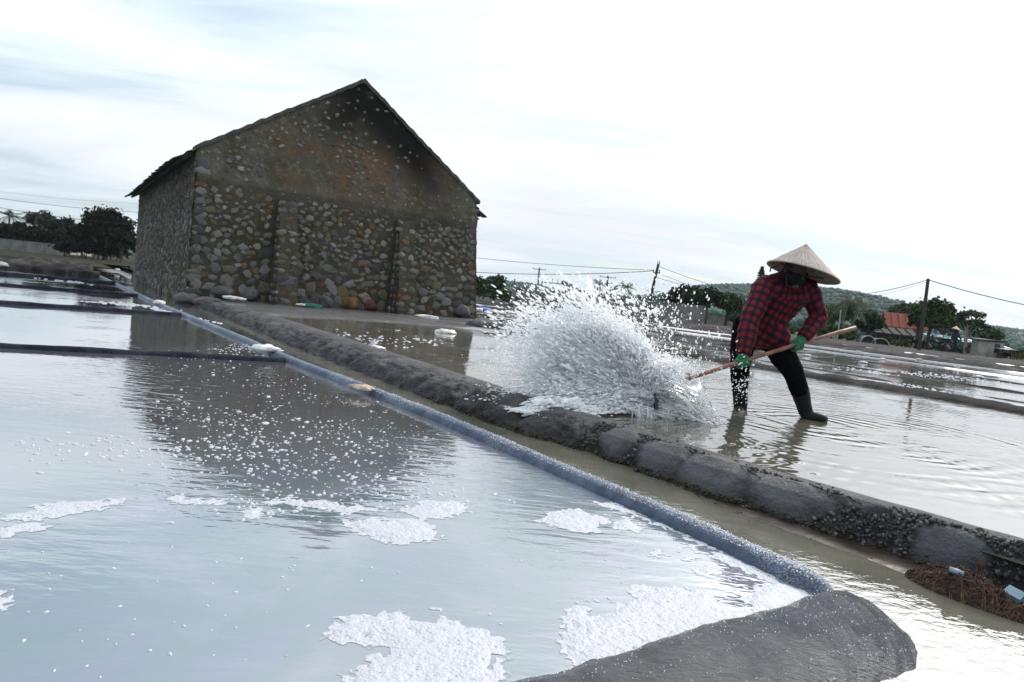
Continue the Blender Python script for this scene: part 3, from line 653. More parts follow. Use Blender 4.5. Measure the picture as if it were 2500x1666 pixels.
swl = side_wall(.0, -1, 105); swr = side_wall(BW-.1, 1, 107)
link('back_wall', mesh_from('back_wall', [(0, BD, -.1), (BW, BD, -.1), (BW, BD, EZ), (AX, BD, AZ), (0, BD, EZ)], [(4, 3, 2, 1, 0)]), M['mortar'], barn)
# coping strip on the verge of the gable
simple('coping', (.06, .058, .05), .9, .4, 5, bump=.6)
for sgn in (-1, 1):
    k = 40; V = []; Fq = []
    for i in range(k):
        a = i/(k-1); xx = AX+sgn*a*(BW/2+.03 if sgn < 0 else BW/2-.02); zz = AZ-a*(AZ-EZ)+.012*math.sin(i*2.1+sgn)+.01*random.uniform(-1, 1)
        V += [(xx, -.075, zz-.05), (xx, -.085, zz+.035), (xx, .26, zz+.035), (xx, .26, zz-.05)]
        if i:
            b = (i-1)*4; c = i*4
            for j in range(4): Fq.append((b+j, b+(j+1) % 4, c+(j+1) % 4, c+j))
    Fq += [(3, 2, 1, 0), tuple((k-1)*4+j for j in range(4))]
    link('verge_coping', mesh_from('verge_coping', V, Fq), M['coping'], barn)
# roof slopes with courses of clay tiles
n = NM('roof_tile'); r = n.island(); q = n.noise(6, 4)
n.p(base=n.mix(n.rng(q, .35, .65), n.ramp(r, [(0, (.018, .016, .014)), (.6, (.04, .033, .028)), (1, (.07, .05, .04))]), (.02, .02, .016)), rough=.85); M['tile'] = n.m
simple('soffit', (.02, .018, .016), .9, .3, 6)
def slope(sgn, over):
    ex = (BW/2+over); y0, y1 = .27, BD+.12; nrm = np.array([sgn*SL, 0, 1.]); nrm /= np.linalg.norm(nrm)
    def pt(a, y, h=0.): p = np.array([AX+sgn*a, y, AZ-a*SL-.05])+nrm*h; return p
    V = [pt(0, y0, -.06), pt(0, y1, -.06), pt(ex, y1, -.06), pt(ex, y0, -.06), pt(0, y0, -.0), pt(0, y1, -.0), pt(ex, y1, -.0), pt(ex, y0, -.0)]
    F = [(0, 1, 2, 3), (7, 6, 5, 4), (0, 4, 5, 1), (1, 5, 6, 2), (2, 6, 7, 3), (3, 7, 4, 0)]
    if sgn > 0: F = [f[::-1] for f in F]
    sl = link('roof_slope', mesh_from('roof_slope', V, F), M['soffit'], barn)
    mb = MB(); rs = np.random.RandomState(5+sgn); nc = 15; nt = 52; L = ex+.06
    for i in range(nc):
        for j in range(nt):
            a0 = L*i/nc-.0; a1 = L*(i+1)/nc+.05+rs.uniform(-.012, .02)+(rs.uniform(-.03, .07) if i == nc-1 else 0); ya = y0+(y1-y0)*j/nt+.004; yb = y0+(y1-y0)*(j+1)/nt-.004
            h0 = .004; h1 = .035+rs.uniform(-.006, .012); th = .022
            q = [pt(a0, ya, h0), pt(a0, yb, h0), pt(a1, yb, h1), pt(a1, ya, h1)]; q2 = [p+nrm*th for p in q]
            mb.add(q+q2, [(0, 1, 2, 3), (7, 6, 5, 4), (2, 6, 7, 3), (0, 4, 5, 1), (3, 7, 4, 0), (1, 5, 6, 2)])
    tag(mb.build('roof_tiles', M['tile'], sl), kind='stuff')
slope(-1, .22); slope(1, .30)

# stones: 16 shapes, shared
rs = np.random.RandomState(11)
SHAPES = []
for k in range(16):
    m = 8; th = np.arange(m)*2*math.pi/m+rs.uniform(-.36, .36, m); r = rs.uniform(.6, 1.1, m); tiltx, tiltz = rs.uniform(-.4, .4, 2)
    V = []
    for f, yy in ((1.0, .5), (.9, -.35), (.55, -.62)):
        for j in range(m): 
            xx, zz = r[j]*f*math.cos(th[j]), r[j]*f*math.sin(th[j]); V.append((xx, yy+(tiltx*xx+tiltz*zz)*(yy < 0)+rs.uniform(-.08, .08)*(yy < 0), zz))
    V.append((rs.uniform(-.3, .3), -.7, rs.uniform(-.3, .3)))
    F = []
    for a in (0, 1):
        for j in range(m):
            q0, q1 = a*m+j, a*m+(j+1) % m; F.append((q0, q1, q1+m, q0+m))
    for j in range(m): F.append((2*m+j, 2*m+(j+1) % m, 3*m))
    SHAPES.append((np.array(V), F, mesh_from('stone', V, F)))
    SHAPES[-1][2].materials.append(M['stone'])
BUT = [(1.61, .36, .55), (4.32, .38, .6)]
def in_buttress(x, z):
    return any(u0-.12 < x < u0+w+.06 and z < 2.42 for u0, w, d in BUT)
def zone(z):
    if z < .55: return (.18, .37, .76)
    if z < 1.25: return (.11, .30, .82)
    if z < 2.42: return (.07, .22, .90)
    if z < 2.8: return (.05, .12, 1.9)
    if z < 4.1: return (.04, .14, 1.15)
    return (.05, .12, 2.0)
pl = []; GR = {}
def try_place(x, z, d, k):
    cx, cz = int(x/.5), int(z/.5)
    for i in range(cx-1, cx+2):
        for j in range(cz-1, cz+2):
            for (X_, Z_, D_) in GR.get((i, j), ()):
                if math.hypot(x-X_, (z-Z_)*1.25) < (d+D_)/2*k: return False
    GR.setdefault((cx, cz), []).append((x, z, d)); return True
for rnd in range(3):
    for _ in range(4200 if rnd else 1800):
        x = rs.uniform(.04, BW-.05); z = rs.uniform(.02, AZ)
        if z > float(topz(np.array(x)))-.12 or in_buttress(x, z): continue
        if z > 2.45 and float(fbm(np.array([x*1.1, z*1.1, 3.]), 160, 3)) < rs.uniform(-.45, .4): continue
        if x > 2.5 and z > 2.6 and float(topz(np.array(x)))-z < 1.25 and rs.rand() < .82: continue
        a, b, k = zone(z); d = b*rs.uniform(.62, 1) if rnd == 0 else (a+b)/2*rs.uniform(.8, 1.1) if rnd == 1 else a*rs.uniform(.9, 1.5)
        if try_place(x, z, d, k): pl.append((x, z, d, 'f'))
# quoins at both corners
for z in np.arange(.15, 2.9, .19):
    pl.append((.1+rs.uniform(0, .04), z, rs.uniform(.16, .28), 'f')); pl.append((float(xr(z))-.12, z, rs.uniform(.13, .24), 'f'))
pl.sort(key=lambda q: -q[2])
def pose(x, z, d):
    asp = rs.uniform(1.0, 1.45); s = (d/2*asp, max(.02, d*.12)*rs.uniform(.7, 1.2), d/2/asp*1.1); a = rs.uniform(-.5, .5)+(math.pi if rs.rand() < .5 else 0)
    y = -.045 if z > 2.5 else -.0
    return (x, y, z), s, a
bits = MB(); cnt = 0
for (x, z, d, kind) in pl:
    c, s, a = pose(x, z, d); sh = SHAPES[rs.randint(16)]
    if cnt < 262 and d > .12:
        o = bpy.data.objects.new('stone', sh[2]); COL.objects.link(o); o.parent = fw; o.location = c; o.scale = s; o.rotation_euler = (0, a, 0); cnt += 1
    else:
        V = sh[0]*np.array(s); ca, sa = math.cos(a), math.sin(a)
        V = np.stack([V[:, 0]*ca+V[:, 2]*sa, V[:, 1], -V[:, 0]*sa+V[:, 2]*ca], 1)+np.array(c); bits.add(V, sh[1])
tag(bits.build('small_stones', M['stone_bits'], fw), kind='stuff')
# buttresses leaning on the front wall
for bi, (u0, w, dep) in enumerate(BUT):
    nz_ = 40; zs = np.linspace(-.15, 2.3, nz_)
    dd = np.interp(zs, [-.15, .3, 2.2, 2.3], [dep+.12, dep, .16, .10])
    per = [(0, 0), (0, .2), (0, .4), (0, .6), (0, .8), (0, 1), (.25, 1), (.5, 1), (.75, 1), (1, 1), (1, .8), (1, .6), (1, .4), (1, .2), (1, 0)]
    P = np.array([[(u0+a*w+(a-.5)*.10*(1-z/2.3), -b*q+.06*(b == 0), z) for a, b in per] for z, q in zip(zs, dd)])
    P = P+.018*np.stack([fbm(P*5, 120+bi), fbm(P*5, 122+bi), P[..., 0]*0], -1)
    V = P.reshape(-1, 3); F = [tuple(q) for q in grid_faces(nz_, len(per))]; F.append(tuple((nz_-1)*len(per)+j for j in range(len(per)))[::-1])
    bt = link('buttress', mesh_from('buttress', V, [tuple(reversed(f)) for f in F][::1], False), M['mortar'], barn)
    bt['label'] = ['left stone buttress on the gable wall', 'right stone buttress on the gable wall'][bi]
    mbz = MB(); k = 0
    for z in np.arange(.06, 2.25, .155):
        dep_z = float(np.interp(z, zs, dd))
        for a in ((.14, .82) if rs.rand() < .7 else (.45,)):
            d = rs.uniform(.14, .24)*(1.25 if z < .8 else 1); c = (u0+a*w+rs.uniform(-.03, .03), -dep_z+.02, z+rs.uniform(-.03, .03)); s = (d/2*1.2, .05, d/2*.85)
            if k < 18:
                sh = SHAPES[rs.randint(16)]; o = bpy.data.objects.new('stone', sh[2]); COL.objects.link(o); o.parent = bt; o.location = c; o.scale = s; o.rotation_euler = (0, rs.uniform(-.4, .4), 0); k += 1
            else:
                sh = SHAPES[rs.randint(16)]; mbz.add(sh[0]*np.array(s)+np.array(c), sh[1])
        # left flank
        for b in np.arange(.12, dep_z, .2):
            sh = SHAPES[rs.randint(16)]; d = rs.uniform(.1, .2); V = sh[0]*np.array((d/2, .04, d/2)); V = np.stack([V[:, 1], -V[:, 0], V[:, 2]], 1)+np.array((u0-.04*(1-z/2.3), -b, z)); mbz.add(V, sh[1])
    tag(mbz.build('small_stones', M['stone_bits'], bt), kind='stuff')
# stones of the left side wall (seen at a slant)
mbz = MB(); GR.clear()
for rnd in range(2):
    for _ in range(2600):
        y = rs.uniform(.1, BD-.1); z = rs.uniform(.0, EZ-.25); d = rs.uniform(.14, .34) if rnd == 0 else rs.uniform(.07, .15)
        if z > .5: d *= .75
        if try_place(y, z, d, 1.0):
            sh = SHAPES[rs.randint(16)]; V = sh[0]*np.array((d/2*1.1, .035, d/2*1.0)); V = np.stack([V[:, 1]+.005-.08*max(0, (.5-z)/.5), -V[:, 0]+y, V[:, 2]+z], 1); mbz.add(V, sh[1])
tag(mbz.build('small_stones', M['stone_side'], swl), kind='stuff')
mbz = MB()
for _ in range(160):
    y = rs.uniform(.05, 3.0); z = rs.uniform(0, EZ-.3); d = rs.uniform(.12, .26); sh = SHAPES[rs.randint(16)]; V = sh[0]*np.array((d/2, .05, d/2)); V = np.stack([-V[:, 1]+BW-.09+.08*max(0, (.5-z)/.5), V[:, 0]+y, V[:, 2]+z], 1); mbz.add(V, sh[1])
tag(mbz.build('small_stones', M['stone_bits'], swr), kind='stuff')
# rounded boulders at the foot of the gable, each lying on its own
def hp(x, y, z): return HB+np.array([x*UV[0]+y*VV[0], x*UV[1]+y*VV[1], z])
simple('boulder_rust', (.12, .062, .024), .8, .6, 7, bump=.8); simple('boulder_red', (.10, .04, .028), .8, .5, 7, bump=.8); simple('boulder_grey', (.085, .083, .085), .8, .4, 6, bump=.8)
def boulder(name, c, r, mat, lab, seed, sq=(1, .8, .85)):
    V, F = ICO3; P = np.sign(V)*np.abs(V)**.8*np.array(sq)*r; P = P*(1+.38*fbm(V*1.5, seed)[:, None]+.16*fbm(V*3.6, seed+1, 3)[:, None])
    return tag(link(name, mesh_from(name, P+np.array(c), F, False), M[mat]), lab, 'stone')
boulder('boulder', hp(3.32, .0, .26), .18, 'boulder_rust', 'rust yellow boulder at the wall foot left of the right buttress', 130, (1.25, .8, .9))
boulder('boulder', hp(3.82, .0, .26), .15, 'boulder_red', 'red brown boulder beside the rust yellow one at the wall foot', 132)
boulder('boulder', hp(2.78, .0, .25), .15, 'boulder_grey', 'round grey boulder left of the rust yellow one at the wall foot', 134)
boulder('boulder', hp(6.25, -.03, .3), .2, 'boulder_grey', 'big blue grey boulder at the right corner of the barn foot', 136)
boulder('boulder', hp(.62, -.02, .28), .18, 'boulder_grey', 'dark boulder at the left end of the wall foot', 138, (1.4, .8, .7))
boulder('boulder', hp(-.02, -.12, .08), .17, 'boulder_grey', 'dark boulder at the near left corner of the barn', 142, (1.3, 1.1, .8)); boulder('boulder', hp(.3, -.5, .06), .17, 'boulder_grey', 'dark flat boulder where the big kerb meets the barn', 144, (1.5, 1.1, .7))
boulder('boulder', hp(1.18, -.0, .28), .17, 'boulder_grey', 'dark boulder next to the left buttress foot', 140, (1.2, .8, .8))
# wisp of wire standing on the left verge
mb = MB(); mb.tube([hp(2.05, .05, 4.45), hp(2.25, .05, 4.52), hp(2.38, .05, 4.62), hp(2.48, .05, 4.66), hp(2.5, .05, 4.6)], .006, 5); simple('wire', (.02, .02, .022), .6, .1)
tag(mb.build('bent_wire', M['wire']), 'thin bent wire sticking up from the left roof verge', 'wire')
# green cloth and pale rags at the wall foot
def rag(name, c, r, mat, lab, cat, seed, sq=(1.3, .8, .45), amp=.5, rz=0.):
    V, F = ICO3; P = V*np.array(sq); k = 1+amp*fbm(V*1.7, seed, 3)+.5*np.abs(fbm(V*3.6, seed+1, 3))-.25*np.abs(fbm(V*7, seed+2, 2)); P = P*k[:, None]*r
    P[:, 2] = np.maximum(P[:, 2], -r*.15); cr, sr = math.cos(rz), math.sin(rz); P = np.stack([P[:, 0]*cr-P[:, 1]*sr, P[:, 0]*sr+P[:, 1]*cr, P[:, 2]], 1)
    return tag(link(name, mesh_from(name, P+np.array(c), F, False), M[mat]), lab, cat)
simple('green_cloth', (.012, .11, .08), .7, .4, 10); simple('white_plastic', (.55, .54, .52), .45, .35, 14, bump=.4); simple('blue_plastic', (.08, .13, .40), .4, .3, 9); simple('tan_rag', (.36, .27, .23), .7, .4, 16, bump=.5)
rag('green_cloth', hp(2.25, -.75, .17), .13, 'green_cloth', 'crumpled teal green cloth at the foot of the left buttress', 'cloth', 150, (1.6, .8, .4))
rag('rag', hp(2.02, -.78, .18), .07, 'white_plastic', 'small white rag beside the teal green cloth', 'rag', 152)
rag('rag', hp(.75, -.75, .2), .14, 'white_plastic', 'whitish rag at the far end of the big kerb by the barn', 'rag', 154, (1.6, .8, .3))
rag('rag', hp(4.75, -1.2, .15), .16, 'white_plastic', 'flattened white rag on the apron under the right buttress', 'rag', 155, (1.7, .8, .25))
# ------------------------------------------------------------------ trees, hills, far buildings, poles and wires
def leaf_mat(name, col, var=.5):
    n = NM(name); r = n.island()
    c = n.ramp(r, [(0, tuple(q*(1-var) for q in col)), (.6, col), (1, (col[0]*(1+var*1.2), col[1]*(1+var), col[2]*(1+var*.5)))])
    n.p(base=c, rough=.8, spec=.1); M[name] = n.m
leaf_mat('leaf_black', (.008, .014, .006)); leaf_mat('leaf_dark', (.018, .032, .013)); leaf_mat('leaf_mid', (.036, .062, .02)); leaf_mat('leaf_light', (.075, .12, .03)); leaf_mat('leaf_grey', (.048, .066, .034)); leaf_mat('leaf_far', (.035, .072, .055), .3); leaf_mat('leaf_straw', (.085, .085, .03), .4)  # leaf_far is bluer: distance haze put into the leaf colour
simple('bark', (.07, .058, .045), .9, .3, 6); simple('bark_pale', (.22, .2, .17), .9, .3, 6)
def leaves(C, size, rs, long=1.6):
    k = len(C); R = rand_rot(rs, k); s = size*rs.uniform(.6, 1.3, k)
    q = np.array([(-.5*long, 0, 0), (0, -.5, .08), (.5*long, 0, 0), (0, .5, .08)])
    V = np.einsum('kij,kvj->kvi', R, q[None]*s[:, None, None])+C[:, None]
    F = np.arange(k*4).reshape(k, 4); return V.reshape(-1, 3), F
def crown_pts(rs, n, ncl, rad, clr, squash=1., zbias=.25):
    """clump centres in an ellipsoid shell, leaves scattered around each clump"""
    u = rs.normal(size=(ncl, 3)); u /= np.linalg.norm(u, axis=1, keepdims=True); u[:, 2] = np.where(u[:, 2] < -.5, -u[:, 2], u[:, 2])
    cc = u*(rs.uniform(.35, 1., ncl)**.6)[:, None]*np.array(rad)
    cs = clr*rs.uniform(.55, 1.25, ncl); w = cs**2; idx = rs.choice(ncl, n, p=w/w.sum())
    v = rs.normal(size=(n, 3)); v /= np.linalg.norm(v, axis=1, keepdims=True)
    return cc[idx]+v*(cs[idx]*np.abs(rs.normal(.55, .42, n)))[:, None]*np.array([1, 1, .7]), cc, cs
def tree(loc, H_, cw, ch, label, mat='leaf_dark', n=2600, leaf=.22, ncl=26, seed=0, trunk=.12, bark='bark', cat='tree', name='broadleaf_tree', cz=None, group=None, clr=None):
    rs = np.random.RandomState(seed+500); r = empty(name, loc, label, cat, group)
    cz = cz if cz is not None else H_-ch/2
    C, cc, cs = crown_pts(rs, n, ncl, (cw/2*.8, cw/2*.8, ch/2*.8), clr or cw*.17)
    V, F = leaves(C+np.array([0, 0, cz]), leaf, rs); link('crown', mesh_from('crown', V, F), M[mat], r)
    mb = MB(); b = np.array([0, 0, -.15]); top = np.array([rs.normal(0, .1), rs.normal(0, .1), cz])
    mb.tube([b, (b+top)/2+rs.normal(0, .06, 3), top], [trunk*1.25, trunk*.9, trunk*.5], 7)
    for i in rs.choice(ncl, min(ncl, 7), replace=False):
        a = top*rs.uniform(.45, .9); e = cc[i]+np.array([0, 0, cz]); mb.tube([a, (a+e)/2+rs.normal(0, .08, 3), e], [trunk*.5, trunk*.3, trunk*.12], 5)
    mb.build('trunk', M[bark], r); return r
def bush(loc, w, h, label, mat='leaf_mid', n=900, leaf=.16, seed=0, cat='bush', name='bush', ncl=18):
    rs = np.random.RandomState(seed+900); r = empty(name, loc, label, cat)
    C, cc, cs = crown_pts(rs, n, ncl, (w/2*.85, w/2*.6, h/2*.8), min(w, h)*.24); C[:, 2] = np.maximum(C[:, 2]+h*.5, .02)
    V, F = leaves(C, leaf, rs); link('foliage', mesh_from('foliage', V, F), M[mat], r)
    mb = MB()
    for i in range(4): e = cc[i]+np.array([0, 0, h*.5]); mb.tube([np.array([e[0]*.3, e[1]*.3, -.1]), e], [.04, .015], 5)
    mb.build('stem', M['bark'], r); return r
def palm(loc, H_, fr, label, seed=0, lean=.3, mat='leaf_dark', nf=15, name='palm_tree', bark='bark'):
    rs = np.random.RandomState(seed+300); r = empty(name, loc, label, 'palm tree'); top = np.array([lean, rs.normal(0, .2), H_])
    mb = MB(); mb.tube([np.array([0, 0, -.1]), top*[.35, .4, .5], top], [.16, .11, .09], 8); mb.build('trunk', M[bark], r)
    V = []; F = []
    for k in range(nf):
        az = k*2.4+rs.uniform(-.3, .3); el = rs.uniform(-.5, 1.25); L = fr*rs.uniform(.75, 1.1); d = np.array([math.cos(az), math.sin(az), 0]); sd = np.array([-d[1], d[0], 0])
        pts = []
        for i in range(15):
            t = i/14; pts.append(top+d*L*t*math.cos(el)*.95+np.array([0, 0, L*(t*math.sin(el)-.55*t*t)]))
        for i in range(14):
            a, b = pts[i], pts[i+1]; w = L*.26*math.sin(math.pi*(.12+.85*(i/14)))
            for s_ in (-1, 1):
                c = len(V); e = sd*s_*w+np.array([0, 0, -w*.55]); V += [a, a+(b-a)*.62, (a+b)/2+e+(b-a)*.9]; F.append((c, c+1, c+2))
        c = len(V)
        for i in range(0, 14, 3):
            c = len(V); V += [pts[i]-sd*.025, pts[i]+sd*.025, pts[min(14, i+3)]]; F.append((c, c+1, c+2))
    link('fronds', mesh_from('fronds', V, F), M[mat], r); return r
def hgt(px, py, Y, z=.1): return at(px, py, Y)[2]-z

# --- left of the barn
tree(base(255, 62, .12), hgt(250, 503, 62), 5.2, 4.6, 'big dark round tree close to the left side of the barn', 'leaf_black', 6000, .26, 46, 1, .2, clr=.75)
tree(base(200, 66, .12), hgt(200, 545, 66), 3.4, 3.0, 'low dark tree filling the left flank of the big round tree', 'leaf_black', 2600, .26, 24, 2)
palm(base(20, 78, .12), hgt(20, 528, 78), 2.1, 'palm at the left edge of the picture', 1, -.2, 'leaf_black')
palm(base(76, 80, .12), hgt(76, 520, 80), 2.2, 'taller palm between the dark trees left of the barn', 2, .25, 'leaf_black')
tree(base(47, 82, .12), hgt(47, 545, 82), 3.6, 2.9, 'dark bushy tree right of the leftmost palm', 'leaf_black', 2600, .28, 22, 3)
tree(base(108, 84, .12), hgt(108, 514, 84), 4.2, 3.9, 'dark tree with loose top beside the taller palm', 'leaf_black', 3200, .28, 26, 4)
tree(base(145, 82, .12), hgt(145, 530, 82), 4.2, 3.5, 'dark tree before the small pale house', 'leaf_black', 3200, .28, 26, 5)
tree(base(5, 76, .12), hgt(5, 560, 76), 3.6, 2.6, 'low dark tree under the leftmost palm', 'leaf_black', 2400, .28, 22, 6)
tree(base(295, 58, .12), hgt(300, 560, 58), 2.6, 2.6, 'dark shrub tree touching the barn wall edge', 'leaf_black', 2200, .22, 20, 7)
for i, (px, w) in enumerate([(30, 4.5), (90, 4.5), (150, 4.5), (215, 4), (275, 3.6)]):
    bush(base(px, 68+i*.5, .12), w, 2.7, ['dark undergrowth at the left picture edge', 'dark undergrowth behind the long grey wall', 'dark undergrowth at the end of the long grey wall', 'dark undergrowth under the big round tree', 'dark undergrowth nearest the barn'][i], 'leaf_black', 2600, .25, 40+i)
simple('plaster_pale', (.42, .40, .33), .85, .2, 2); simple('roof_red', (.14, .026, .012), .8, .3, 9); simple('block_wall', (.17, .165, .155), .9, .28, 1.6, bump=.3); simple('block_dark', (.07, .068, .066), .9, .3, 3)
simple('roof_brown', (.14, .075, .05), .85, .3, 6)
def house(name, loc, w, d, h, rh, wallm, roofm, label, rz=0., cat='house', windows=True, over=.3):
    r = empty(name, loc, label, cat, rz=rz); mb = MB()
    V = [(-w/2, -d/2, -.1), (w/2, -d/2, -.1), (w/2, d/2, -.1), (-w/2, d/2, -.1), (-w/2, -d/2, h), (w/2, -d/2, h), (w/2, d/2, h), (-w/2, d/2, h), (-w/2, 0, h+rh), (w/2, 0, h+rh)]
    F = [(0, 1, 5, 4), (1, 2, 6, 9, 5), (2, 3, 7, 6), (3, 0, 4, 8, 7)]
    link('wall', mesh_from('wall', V, F), M[wallm], r)
    for s_ in (-1, 1):
        b = rh/(d/2); e = d/2+over; P = [(-w/2-over, 0, h+rh+.06), (w/2+over, 0, h+rh+.06), (w/2+over, s_*e, h-b*over+.06), (-w/2-over, s_*e, h-b*over+.06)]
        P += [(x, y, z-.1) for x, y, z in P]; F = [(0, 1, 2, 3), (7, 6, 5, 4), (0, 4, 5, 1), (1, 5, 6, 2), (2, 6, 7, 3), (3, 7, 4, 0)]
        if s_ > 0: F = [f[::-1] for f in F]
        rf = link('roof', mesh_from('roof', P, F), M[roofm], r)
        m2 = MB(); k = int(w/.45)
        for i in range(k+1):
            x = -w/2-over+(w+2*over)*i/k; m2.tube([(x, s_*.05, h+rh+.08), (x, s_*e, h-b*over+.08)], .05, 4)
        link('roof_ribs', m2.mesh('roof_ribs'), M[roofm], rf)
    if windows:
        for i in range(max(1, int(w/2.2))):
            x = -w/2+(i+.5)*w/max(1, int(w/2.2)); wd = MB().box((x, -d/2-.02, h*.55), (.8, .08, h*.42)).build('window', M['window_dark'], r)
            MB().box((x, -d/2-.07, h*.55-h*.23), (.95, .1, .08)).build('sill', M['plaster_pale'], wd)
    return r
simple('window_dark', (.02, .022, .025), .25, .2)
house('small_house', base(170, 92, .12), 3.4, 4.2, hgt(170, 560, 92)-.75, 1.15, 'plaster_pale', 'roof_brown', 'small pale house with gable half hidden by the dark trees left', rz=1.25)
def wall_run(name, P0, P1, h, th, label, npan, matp='block_wall', matc='block_dark', pillars=True, z=.1):
    P0 = np.array(P0, float); P1 = np.array(P1, float); d = P1-P0; L = np.hypot(d[0], d[1]); rz = math.atan2(d[1], d[0]); r = empty(name, (P0[0], P0[1], z), label, 'wall', rz=rz)
    for i in range(npan):
        a = L*i/npan; b = L*(i+1)/npan; MB().box(((a+b)/2, 0, h/2-.1), (b-a-.02, th, h+.2)).build('panel', M[matp], r)
        MB().box(((a+b)/2, 0, h+.03), (b-a-.01, th*1.35, .06)).build('cap', M[matp], r)
    if pillars:
        for i in range(npan+1): MB().box((L*i/npan, -.02, h/2-.05), (.34, th*2.3, h+.16), jitter=.015).build('pillar', M[matc], r)
    return r
wall_run('boundary_wall', base(-60, 64), base(152, 64), hgt(80, 592, 64), .18, 'long low grey wall below the dark trees at far left', 5, pillars=False)
# --- between barn and worker
wY = 45.
wall_run('block_wall', base(1262, wY), base(1582, wY-.5), hgt(1300, 707, wY), .2, 'grey concrete block wall with dark pillars behind the splash', 4)
MB_ = wall_run('block_wall', base(1249, wY+2.2), base(1262, wY), hgt(1255, 706, wY), .2, 'short pale return at the left end of the pillared wall', 1, pillars=False)
wall_run('block_wall', base(1590, wY-.5), base(1718, wY-1), hgt(1650, 743, wY), .2, 'lower block wall right of the leaning pole', 2, pillars=False)
wall_run('block_wall', base(1728, 60), base(1805, 59), .95, .2, 'far grey wall piece behind the worker\'s elbow', 2, pillars=False)
mb = MB(); a = at(1373, 689, 46); b = at(1446, 725, 44.6); mb.tube([a, a*.5+b*.5+np.array([0, 0, .05]), b+(b-a)*.1], [.13, .125, .12], 9); simple('old_log', (.07, .065, .06), .8, .4, 5)
tag(mb.build('concrete_pipe', M['old_log']), 'grey pole leaning slanted over the pillared wall', 'pole')
bush(base(1172, 58, .14), 2.2, hgt(1172, 675, 58), 'dark bush against the right edge of the barn', 'leaf_mid', 1500, .2, 51)
tree(base(1205, 60, .14), hgt(1202, 668, 60), 2.3, 2.4, 'green round tree just right of the barn', 'leaf_mid', 2200, .2, 20, 8)
bush(base(1222, 57, .14), 1.7, 1.25, 'low green bush at the foot of the round tree by the barn', 'leaf_mid', 900, .18, 52)
bush(base(1243, 54, .14), 1.0, .95, 'bright green banana clump at the wall\'s left end', 'leaf_light', 500, .3, 53)
bush(base(1290, 88, .14), 5.0, 1.9, 'green bushes behind the thin cross armed pole', 'leaf_mid', 1200, .3, 54); bush(base(1345, 95, .14), 5, 1.2, 'low scrub behind the pillared wall', 'leaf_far', 900, .3, 55)
palm(base(1450, 90, .14), hgt(1452, 695, 90), 2.1, 'small palm right of the slanted grey pole', 5, .2, 'leaf_mid')
palm(base(1525, 86, .14), hgt(1527, 704, 86), 2.2, 'wide palm left of the leaning pole', 6, -.2, 'leaf_mid', 18)
palm(base(1488, 96, .14), hgt(1490, 708, 96), 1.7, 'half hidden palm behind the double armed pole', 7, .1, 'leaf_mid')
palm(base(1560, 100, .14), hgt(1562, 722, 100), 1.9, 'low palm just left of the leaning pole', 8, .1, 'leaf_mid')
palm(base(1588, 98, .14), hgt(1588, 720, 98), 1.9, 'low palm just right of the leaning pole', 9, .1, 'leaf_mid')
tree(base(1672, 56, .14), hgt(1668, 694, 56), 4.0, 2.9, 'large spreading dark tree left of the worker', 'leaf_dark', 5200, .2, 40, 9, clr=.55)
tree(base(1722, 54, .14), hgt(1722, 693, 54), 2.4, 2.6, 'dark tree adjoining the spreading one on its right', 'leaf_dark', 2600, .2, 24, 10)
tree(base(1770, 56, .14), hgt(1765, 712, 56), 3.2, 2.3, 'mid green tree just behind the worker\'s back', 'leaf_mid', 3000, .2, 26, 11)
tree(base(1620, 60, .14), hgt(1620, 735, 60), 3.2, 1.6, 'low green tree behind the lower block wall', 'leaf_mid', 1800, .22, 20, 12)
bush(base(1800, 54, .14), 2.0, 1.3, 'green bush under the tree behind the worker', 'leaf_mid', 900, .18, 56)
# tall conifer
def conifer(loc, H_, w, label):
    r = empty('conifer_tree', loc, label, 'tree'); rs = np.random.RandomState(77); mb = MB(); mb.tube([(0, 0, -.1), (0, 0, H_)], [.14, .02], 7); mb.build('trunk', M['bark'], r)
    C = []
    for i in range(26):
        f = i/25; z = H_*(.12+.87*f); R0 = w/2*(1-f)**.8+.05
        for k in range(7):
            a = k*.9+i*.5; 
            for t in np.linspace(.15, 1, 12): C.append((math.cos(a)*R0*t, math.sin(a)*R0*t, z-.12*R0*t+.25*R0*t*t))
    V, F = leaves(np.array(C)+rs.normal(0, .03, (len(C), 3)), .16, rs); link('crown', mesh_from('crown', V, F), M['leaf_dark'], r)
conifer(base(1842, 66, .14), hgt(1848, 652, 66), 2.3, 'slender dark conifer rising behind the worker\'s shoulder')
# --- right
palm(base(2046, 45, .16), hgt(2048, 738, 45), 2.0, 'coconut palm with pale trunk right of the worker', 11, .1, 'leaf_grey', 18, bark='bark_pale')
palm(base(2077, 49, .16), hgt(2076, 748, 49), 1.9, 'shorter palm beside the pale trunked one', 12, -.15, 'leaf_grey', 16)
tree(base(2028, 50, .16), hgt(2030, 742, 50), 2.6, 2.0, 'grey green tree close behind the worker\'s arm', 'leaf_grey', 2200, .2, 20, 13)
tree(base(2116, 44, .16), hgt(2118, 768, 44), 1.9, 1.35, 'dense dark green round bush tree left of the orange roof', 'leaf_dark', 2200, .14, 22, 14)
bush(base(2050, 43, .16), 2.4, 1.0, 'green thicket at the foot of the pale trunked palm', 'leaf_mid', 1200, .16, 57)
tree(base(2112, 90, .16), hgt(2112, 752, 90), 2.4, 1.6, 'small far tree on the hill foot', 'leaf_far', 800, .25, 12, 15)
tree(base(2190, 66, .16), hgt(2187, 742, 66), 2.6, 1.9, 'small grey green tree behind the orange roof', 'leaf_grey', 1500, .22, 16, 16)
tree(base(2212, 68, .16), hgt(2214, 740, 68), 1.7, 1.6, 'light green tree right behind the orange roof', 'leaf_light', 900, .2, 12, 17)
